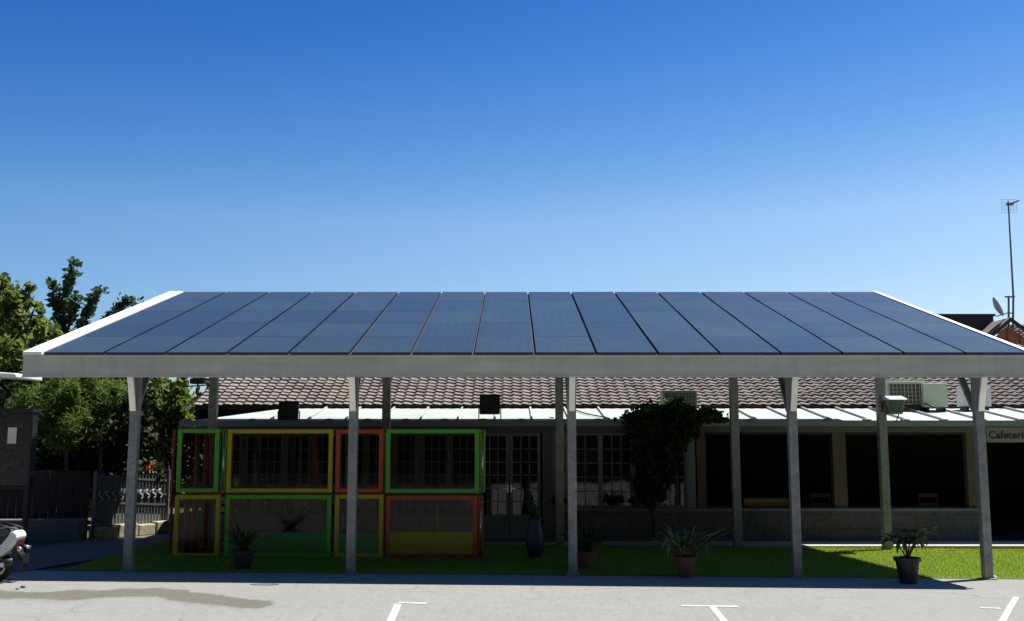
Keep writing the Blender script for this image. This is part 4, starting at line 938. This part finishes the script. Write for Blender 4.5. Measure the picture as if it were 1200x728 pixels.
# plants on the window sill
sp = []
for i, u in enumerate((655, 720, 745, 762)):
    x = XU(u, YW); t = thing('sill_plant', (x, YW + .02, .656), ['small trailing plant on the sill at the narrow window', 'low potted plant on the sill right of the middle post', 'low bushy sill plant left of the creeper', 'sill plant beneath the hanging creeper'][i], 'potted plant', 'small plants on the window sill')
    m = MB(); m.lathe(x, YW + .02, [(.05, .657), (.07, .74)], 12); m.build('pot', M['grey'], t)
    leaf_mesh('leaves', blob_pts([((x, YW + .02, .80), (.14, .08, .07))], 3000, .35), .045, M['leafE'], t)
# creeper over the awning
vt = thing('creeper', (XU(775, 19.7), 19.7, .05), 'dark green creeper climbing over the awning and hanging before the windows', 'climbing plant')
VY = 19.62
def VB(u, v, ru, rv, dy=0, ry=.2): p_ = P(u, v, VY + dy); k = px(VY); return ((p_.x, p_.y, p_.z), (ru / k, ry, rv / k))
blobs = [VB(775, 482, 30, 8, .3, .3), VB(810, 484, 26, 7, .3, .3), VB(760, 485, 24, 6, .1, .3), VB(745, 488, 16, 4, .1), VB(830, 487, 18, 5, .1), VB(843, 491, 9, 3, .1), VB(790, 474, 14, 7, .7, .3), VB(770, 500, 26, 14), VB(795, 500, 20, 14), VB(765, 520, 20, 16),
         VB(790, 520, 12, 14), VB(762, 545, 13, 18), VB(758, 568, 12, 14), VB(780, 540, 9, 14), VB(744, 505, 8, 8), VB(764, 586, 8, 6), VB(800, 512, 8, 10), VB(775, 495, 34, 7, .1, .3), VB(805, 492, 30, 5, .1, .25), VB(752, 520, 10, 22), VB(788, 535, 7, 16), VB(770, 570, 12, 16), VB(812, 505, 8, 8), VB(783, 556, 4, 10)]
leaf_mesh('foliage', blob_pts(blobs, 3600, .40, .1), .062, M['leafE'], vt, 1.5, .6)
m = MB(); q = P(768, 596, VY + .1)
m.tube([(q.x, VY + .2, .06), (q.x - .05, VY + .15, .8), (q.x + .04, VY + .1, 1.5), (q.x + .1, VY + .05, 2.2), (q.x + .15, VY + .35, 2.42)], [.045, .04, .035, .03, .02], 8)
for d_ in (-.5, .5, .9): m.tube([(q.x + .1, VY + .05, 2.1), (q.x + .1 + d_ * .5, VY + .1, 2.38), (q.x + .1 + d_, VY + .2, 2.4)], [.02, .016, .01], 6)
m.build('stem', M['bark'], vt, True)
# white tap stub by the last post
c = ground(1167, 679.5); t = thing('garden_tap', tuple(c), 'tiny white pipe stub with tap beside the last front post', 'tap')
m = MB(); m.tube([(c.x, 14.95, c.z), (c.x, 14.95, c.z + .1), (c.x - .02, 14.93, c.z + .12)], .03, 10); m.build('pipe', M['bright'], t, True)
m = MB(); m.tube([(c.x, 14.95, c.z + .04), (c.x + .03, 14.86, c.z + .02)], .022, 8); m.build('spout', M['bright'], t, True)

# ------------------------------------------------------------------ scooter (rear end enters at left), faces -X
SY = 13.75; sx = XU(24, SY, .8) + .15; g0 = G(sx)
sc_ = thing('scooter', (sx - .9, SY, g0), 'white and black motor scooter with its tail entering at the left edge', 'scooter')
def S(dx, dz): return (sx - dx, g0 + dz)
wr = .235
def wheel(dx):
    w = thing('x', (0, 0, 0), None, None); bpy.data.objects.remove(w)
    cx, cz = S(dx, wr); m = MB(); n = 28; pr = [(.15, -.045), (.21, -.055), (.235, -.03), (.24, 0), (.235, .03), (.21, .055), (.15, .045)]
    for k in range(n):
        a_ = 2 * math.pi * k / n
        for r, y in pr: m.v.append((cx + r * math.cos(a_), SY + y, cz + r * math.sin(a_)))
    L = len(pr)
    for k in range(n):
        for i in range(L): m.f.append((k * L + i, k * L + (i + 1) % L, ((k + 1) % n) * L + (i + 1) % L, ((k + 1) % n) * L + i))
    ty = m.build('wheel', M['rubber'], sc_, True)
    m = MB()
    for k in range(5):
        a_ = 2 * math.pi * k / 5; m.bar((cx, SY, cz), (cx + .15 * math.cos(a_), SY, cz + .15 * math.sin(a_)), .03, .025, Vector((0, 1, 0)))
    for k in range(24):
        a_, b_ = 2 * math.pi * k / 24, 2 * math.pi * (k + 1) / 24; m.bar((cx + .148 * math.cos(a_), SY, cz + .148 * math.sin(a_)), (cx + .148 * math.cos(b_), SY, cz + .148 * math.sin(b_)), .07, .012, Vector((0, 1, 0)))
    m.tube([(cx, SY - .06, cz), (cx, SY + .06, cz)], .035, 12); r_ = m.build('rim', M['chrome'], ty); r_.matrix_parent_inverse = Matrix.Translation(-sc_.location) @ Matrix.Identity(4) if False else Matrix.Identity(4)
wheel(.33); wheel(1.58)
def sp_(name, prof, y0, y1, mat, inset=.0, bev=.015, smooth=False, par=None):
    m = MB(); m.prism([S(*p_) for p_ in prof], SY + y0, SY + y1, inset); o = m.build(name, mat, sc_, smooth, bevel=bev); return o
# tail fairing: crescent sweeping up to the tail
sp_('tail_fairing', [(.02, .80), (-.03, .76), (-.045, .70), (.0, .60), (.08, .50), (.2, .40), (.36, .33), (.55, .30), (.72, .31), (.72, .40), (.5, .44), (.34, .50), (.2, .60), (.12, .70), (.07, .79)], -.17, .17, simple('scooter_white', (.62, .64, .65), .25), .06)
sp_('rear_trim', [(.10, .70), (.2, .59), (.34, .49), (.5, .43), (.72, .40), (.72, .62), (.4, .70), (.16, .74)], -.15, .15, M['black'], .05)
sp_('seat', [(.06, .80), (.12, .845), (.3, .83), (.6, .80), (.9, .78), (1.0, .74), (.98, .68), (.7, .69), (.3, .70), (.12, .72)], -.16, .16, M['seat'], .08)
m = MB(); m.tube([(*[S(.02, .82)[0]], SY - .13, S(0, .82)[1]), (S(.3, .9)[0], SY - .15, S(0, .9)[1]), (S(.45, .86)[0], SY - .15, S(0, .86)[1])], .014, 8); m.build('grab_rail', M['black'], sc_, True); m = MB()
m.tube([(S(.02, .82)[0], SY + .13, S(0, .82)[1]), (S(.3, .9)[0], SY + .15, S(0, .9)[1]), (S(.45, .86)[0], SY + .15, S(0, .86)[1])], .014, 8); m.build('grab_rail', M['black'], sc_, True)
m = MB(); m.prism([S(-.05, .66), S(-.035, .58), S(.03, .50), S(.05, .56), S(0, .66)], SY - .1, SY + .1); m.build('tail_light', M['smoke'], sc_, bevel=.01)
m = MB(); m.tube([(S(-.02, .56)[0], SY - .1, g0 + .55), (S(-.10, .5)[0], SY - .16, g0 + .50)], [.015, .045], 10); m.tube([(S(-.02, .56)[0], SY + .1, g0 + .55), (S(-.10, .5)[0], SY + .16, g0 + .50)], [.015, .045], 10); m.build('indicator', M['chrome'], sc_, True)
sp_('mudguard', [(.02, .52), (-.06, .44), (-.12, .30), (-.10, .22), (-.07, .24), (-.05, .32), (.0, .42), (.1, .47)], -.07, .07, M['black'], bev=.004)
m = MB(); m.box(S(-.115, 0)[0] - .0, S(-.125, 0)[0] + .0, SY - .1, SY + .1, g0 + .28, g0 + .42); m.build('number_plate', M['black'], sc_)
m = MB(); m.tube([(S(-.02, 0)[0], SY - .19, g0 + .34), (S(.1, 0)[0], SY - .19, g0 + .31), (S(.45, 0)[0], SY - .19, g0 + .24), (S(.6, 0)[0], SY - .16, g0 + .2)], [.05, .06, .06, .03], 14); m.build('exhaust', M['black'], sc_, True)
m = MB(); m.box(S(.42, 0)[0], S(.1, 0)[0], SY - .26, SY - .248, g0 + .25, g0 + .32); m.build('heat_shield', M['chrome'], sc_, bevel=.01)
sp_('engine', [(.28, .2), (.75, .16), (.8, .32), (.6, .38), (.3, .32)], -.1, .14, M['black'])
m = MB(); m.tube([(S(.3, 0)[0], SY - .13, g0 + .24), (S(.22, 0)[0], SY - .13, g0 + .52)], .03, 10); m.build('shock_absorber', M['chrome'], sc_, True)
sp_('floorboard', [(.7, .22), (1.25, .22), (1.38, .5), (1.33, .52), (1.2, .29), (.72, .31)], -.16, .16, M['black'])
sp_('leg_shield', [(1.2, .28), (1.28, .28), (1.5, .62), (1.42, .98), (1.36, .97), (1.40, .64)], -.2, .2, simple('scooter_white', (.62, .64, .65), .25), .04)
sp_('front_mudguard', [(1.33, .42), (1.45, .52), (1.62, .53), (1.78, .44), (1.80, .36), (1.74, .42), (1.6, .475), (1.47, .46), (1.38, .38)], -.07, .07, M['black'])
m = MB(); 
for y in (-.08, .08): m.tube([(S(1.58, 0)[0], SY + y, g0 + wr), (S(1.42, 0)[0], SY + y * .6, g0 + .75)], .02, 8)
m.build('fork', M['chrome'], sc_, True)
m = MB(); m.tube([(S(1.3, 0)[0], SY - .33, g0 + 1.08), (S(1.36, 0)[0], SY - .1, g0 + 1.06), (S(1.36, 0)[0], SY + .1, g0 + 1.06), (S(1.3, 0)[0], SY + .33, g0 + 1.08)], .018, 8); m.tube([(S(1.38, 0)[0], SY, g0 + .95), (S(1.36, 0)[0], SY, g0 + 1.06)], .05, 10); m.build('handlebar', M['black'], sc_, True)
m = MB(); m.sphere((S(1.47, 0)[0], SY, g0 + .98), .085, 14, (.7, 1.2, 1)); m.build('headlight', M['lampglass'], sc_, True)
for y in (-.3, .3):
    m = MB(); m.tube([(S(1.32, 0)[0], SY + y * .8, g0 + 1.08), (S(1.3, 0)[0], SY + y, g0 + 1.25)], .007, 6); m.sphere((S(1.3, 0)[0], SY + y, g0 + 1.29), .06, 10, (.3, 1, .7)); m.build('mirror', M['black'], sc_, True)
m = MB(); m.bar((S(.75, 0)[0], SY, g0 + .2), (S(.7, 0)[0], SY + .2, g0 + .01), .02, .02); m.build('kickstand', M['chrome'], sc_)
sc_.scale = (.83, .83, .83)
# pebbles / litter on the asphalt
for (u, v, s_) in ((27, 689, .03), (20, 691, .018)):
    c = ground(u, v); m = MB(); m.sphere((c.x, c.y, c.z + s_ * .4), s_, 8, (1.2, 1, .7)); tag(m.build('pebble', M['grey'], None, True), 'larger dark pebble on the asphalt behind the scooter' if s_ > .02 else 'tiny dark pebble on the asphalt nearest the scooter', 'pebble')
c = ground(310, 685.2); m = MB(); m.lathe(0, 0, [(.16, 0), (.16, .006)], 16); o = m.build('drain_cover', M['grey']); o.location = (c.x, c.y, G(c.x) + .001); o.scale = (1.2, .5, 1); tag(o, 'small dark drain cover in the asphalt just in front of the canopy shadow', 'drain cover')

# ------------------------------------------------------------------ light, sky, camera
w = bpy.data.worlds.new('World'); SC.world = w; w.use_nodes = True; nt = w.node_tree; bg = nt.nodes['Background']
sky = nt.nodes.new('ShaderNodeTexSky'); sky.sky_type = 'NISHITA'; sky.sun_disc = False
kx, ky = 0.46, 0.225
elev = math.atan2(1, math.hypot(kx, ky)); rotn = math.atan2(kx, ky)
sky.sun_elevation = elev; sky.sun_rotation = rotn; sky.air_density = 1.0; sky.dust_density = 0.9; sky.ozone_density = 4.0; sky.altitude = 0
tcw = nt.nodes.new('ShaderNodeTexCoord'); sw = nt.nodes.new('ShaderNodeSeparateXYZ'); nt.links.new(tcw.outputs['Generated'], sw.inputs[0])
hs = nt.nodes.new('ShaderNodeHueSaturation'); hs.inputs['Saturation'].default_value = 1.16; nt.links.new(sky.outputs[0], hs.inputs['Color'])
grade = ramp(nt, sw.outputs[2], [(0.0, (1.55, 1.28, 1.06)), (0.13, (1.55, 1.27, 1.05)), (0.25, (0.70, 0.88, 0.98)), (0.40, (0.16, 0.50, 0.90)), (0.55, (0.2, 0.5, 0.8)), (1.0, (0.35, 0.5, 0.65))])
grade.node.color_ramp.interpolation = 'B_SPLINE'
mx_ = nt.nodes.new('ShaderNodeMapRange'); mx_.inputs[1].default_value = -0.5; mx_.inputs[2].default_value = 0.5; nt.links.new(sw.outputs[0], mx_.inputs[0])
side = ramp(nt, mx_.outputs[0], [(0.0, (0.66, 0.80, 0.92)), (0.55, (1.0, 1.0, 1.0)), (1.0, (1.22, 1.10, 1.02))])
nt.links.new(mixc(nt, 1.0, mixc(nt, 1.0, hs.outputs[0], grade, 'MULTIPLY'), side, 'MULTIPLY'), bg.inputs[0]); bg.inputs[1].default_value = 0.083
L = bpy.data.lights.new('sun', 'SUN'); L.energy = 5.0; L.angle = rad(0.5); L.color = (1.0, 0.96, 0.89)
lo = bpy.data.objects.new('sun', L); C.objects.link(lo); lo.rotation_euler = Vector((kx, ky, 1)).to_track_quat('Z', 'Y').to_euler(); lo.location = (10, 5, 20)
cam = bpy.data.cameras.new('camera'); co = bpy.data.objects.new('camera', cam); C.objects.link(co); SC.camera = co
cam.sensor_width = 36; cam.lens = 36 * F / 1200; cam.clip_end = 2000; co.location = (0, 0, H); co.rotation_euler = (math.pi / 2 + PITCH, 0, 0)
SC.view_settings.view_transform = 'Standard'; SC.view_settings.look = 'None'; SC.view_settings.exposure = 0.82; SC.view_settings.gamma = 1
SC.render.engine = 'CYCLES'; SC.cycles.use_denoising = True; SC.cycles.max_bounces = 6; SC.cycles.transparent_max_bounces = 12
SC.render.resolution_x = 1024; SC.render.resolution_y = 621
bpy.context.view_layer.update()
